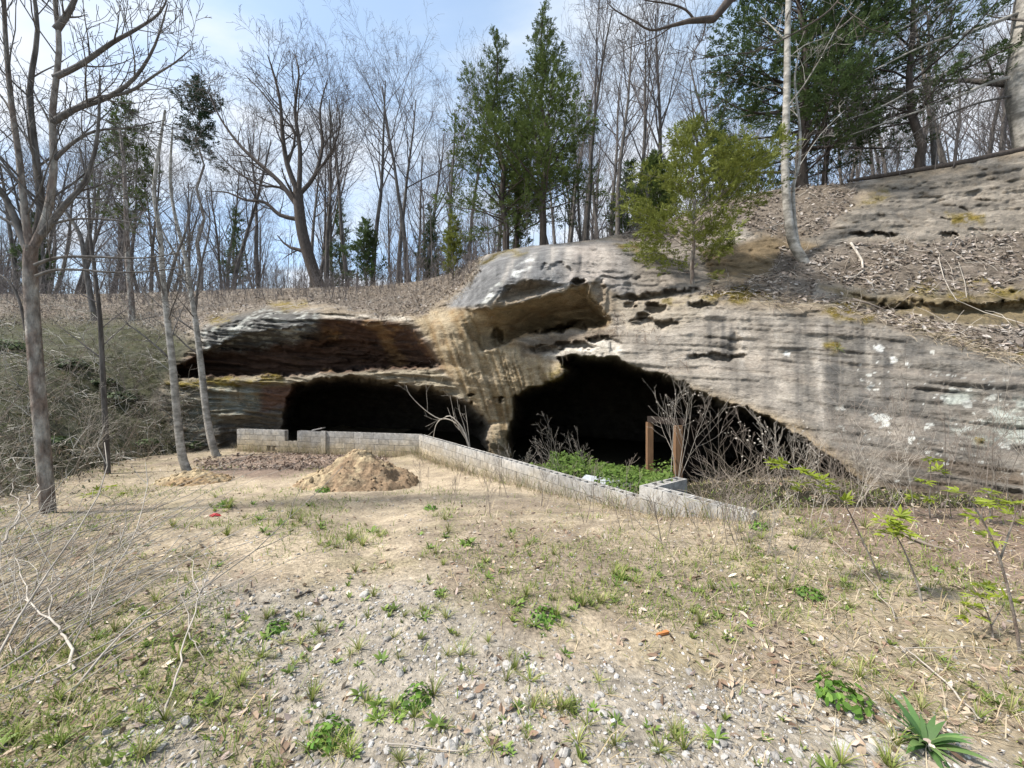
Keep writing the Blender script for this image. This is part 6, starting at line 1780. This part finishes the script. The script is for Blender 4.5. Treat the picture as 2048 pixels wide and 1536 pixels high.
LAUREL = [clump_mesh(220, .5, 470 + k, [(.07, .10, .035), (.10, .14, .05), (.05, .075, .03)]) for k in range(3)]
for m_ in LAUREL: m_.materials.append(M_WEED)
random.seed(99)
for k, (px, py, s) in enumerate([(392, 895, .7), (250, 800, 1.1), (215, 770, .8), (150, 735, 1.1), (110, 890, .8), (300, 890, .7), (20, 700, 1.2)]):
    p = surf(px, py); o = link('laurel_bush', LAUREL[k % 3], loc=p + np.array([0, -.1, .05])); o.scale = (s, s, s * .8); o.rotation_euler = (0, 0, random.uniform(0, 6))
    if k == 0: tag(o, 'dark glossy green bush at the foot of the rock between the two slim trunks', 'bush')
    else: tag(o, f'dull green {"large" if s > 1.05 else "small"} leafy bush in the brush of the left hillside', 'bush', f'{"large" if s > 1.05 else "small"} bushes of the left hillside')

random.seed(111); tb = Tubes()
for k in range(420):
    px = random.uniform(1395, 1760); Yd = random.uniform(5.4, 9.5) if px < 1640 else random.uniform(5.2, 7.0)
    p = gp(px, Yd)
    if p[2] > EYE - 1.62 + .02 and px < 1540: continue
    d = nz(np.array([random.uniform(-.7, .7), random.uniform(-.5, .5), random.uniform(.1, 1.0)])); L = random.uniform(.2, .9); pts = [p]
    for j in range(4):
        d = nz(d + .3 * rv() + np.array([0, 0, -.08])); pts.append(pts[-1] + d * L / 4)
    tb.add(pts, list(np.linspace(random.uniform(.003, .006), .002, 5)), 3, random.choice([(.20, .165, .13), (.13, .105, .08), (.28, .24, .19)]))
o = link('dead_stalks', tb.mesh('dead_stalks'), M_STUFF); tag(o, 'dead stalks littering the sunken floor inside the end of the wall', 'dead stalks', kind='stuff')

random.seed(121)
for k in range(26):
    px = random.uniform(1440, 2080); Yd = random.uniform(4.1, 5.3) if px > 1560 else random.uniform(3.6, 4.4)
    zone_ = 'the leaning sapling' if px < 1700 else ('the dense leaf-topped sapling' if px < 1880 else 'the right edge sapling')
    t = shrub('dry_stalk', f'thin leafless stalk on the straw bank behind {zone_}', gp(px, Yd), random.uniform(.6, 1.5), 2, .35, .0042, 1300 + k, M_CANE if k % 2 else M_DRY, group=f'stalks on the straw bank behind {zone_}')
random.seed(122); tb = Tubes()
for k in range(620):
    px = random.uniform(-220, 330); py = random.uniform(1010, 1330); 
    if px > 330 - (py - 1010) * .55: continue
    p = on_ground(px, py)[0]; az = math.radians(random.gauss(85, 35)); el = math.radians(random.uniform(2, 55))
    d = np.array([math.cos(az) * math.cos(el), math.sin(az) * math.cos(el), math.sin(el)]); L = random.uniform(.25, .95); pts = [p]
    for j in range(5):
        d = nz(d + .22 * rv() + np.array([0, 0, -.10])); pts.append(pts[-1] + d * L / 5)
    tb.add(pts, list(np.linspace(random.uniform(.0022, .0045), .0012, 6)), 3, random.choice([(.36, .33, .29), (.28, .25, .21), (.44, .41, .36), (.20, .17, .14)]))
o = link('fine_twigs', tb.mesh('fine_twigs'), M_STUFF); tag(o, 'tangle of fine pale twigs below the forked tree', 'twigs', kind='stuff')
# dry blades and soil crumbs at the foot of the wall
r = np.random.default_rng(580); n = 1500
u = r.uniform(0, 1, n) * (LAB + LBC); on1 = u < LAB
base2 = np.where(on1[:, None], WA + eAB * u[:, None], WB + eBC * (u - LAB)[:, None])
nrm2 = np.where(on1[:, None], np.array([eAB[1], -eAB[0]]), np.array([eBC[1], -eBC[0]]))
q = base2 + nrm2 * (.12 + np.abs(r.normal(0, .16, n)))[:, None]
P = np.stack([q[:, 0], q[:, 1], ground_z(q[:, 0], q[:, 1])], 1); tb = Tubes()
random.seed(123)
for p in P:
    d = nz(np.array([random.uniform(-.5, .5), random.uniform(-.5, .3), 1.0])); L = random.uniform(.08, .42)
    tb.add([p, p + d * L * .6, p + nz(d + .4 * rv()) * L], [.004, .003, .0015], 3, random.choice([(.36, .30, .20), (.30, .24, .16), (.16, .19, .06), (.42, .36, .26)]))
o = link('wall_foot_grass', tb.mesh('wall_foot_grass'), M_STUFF); tag(o, 'dry grass growing along the foot of the block wall', 'grass', kind='stuff')
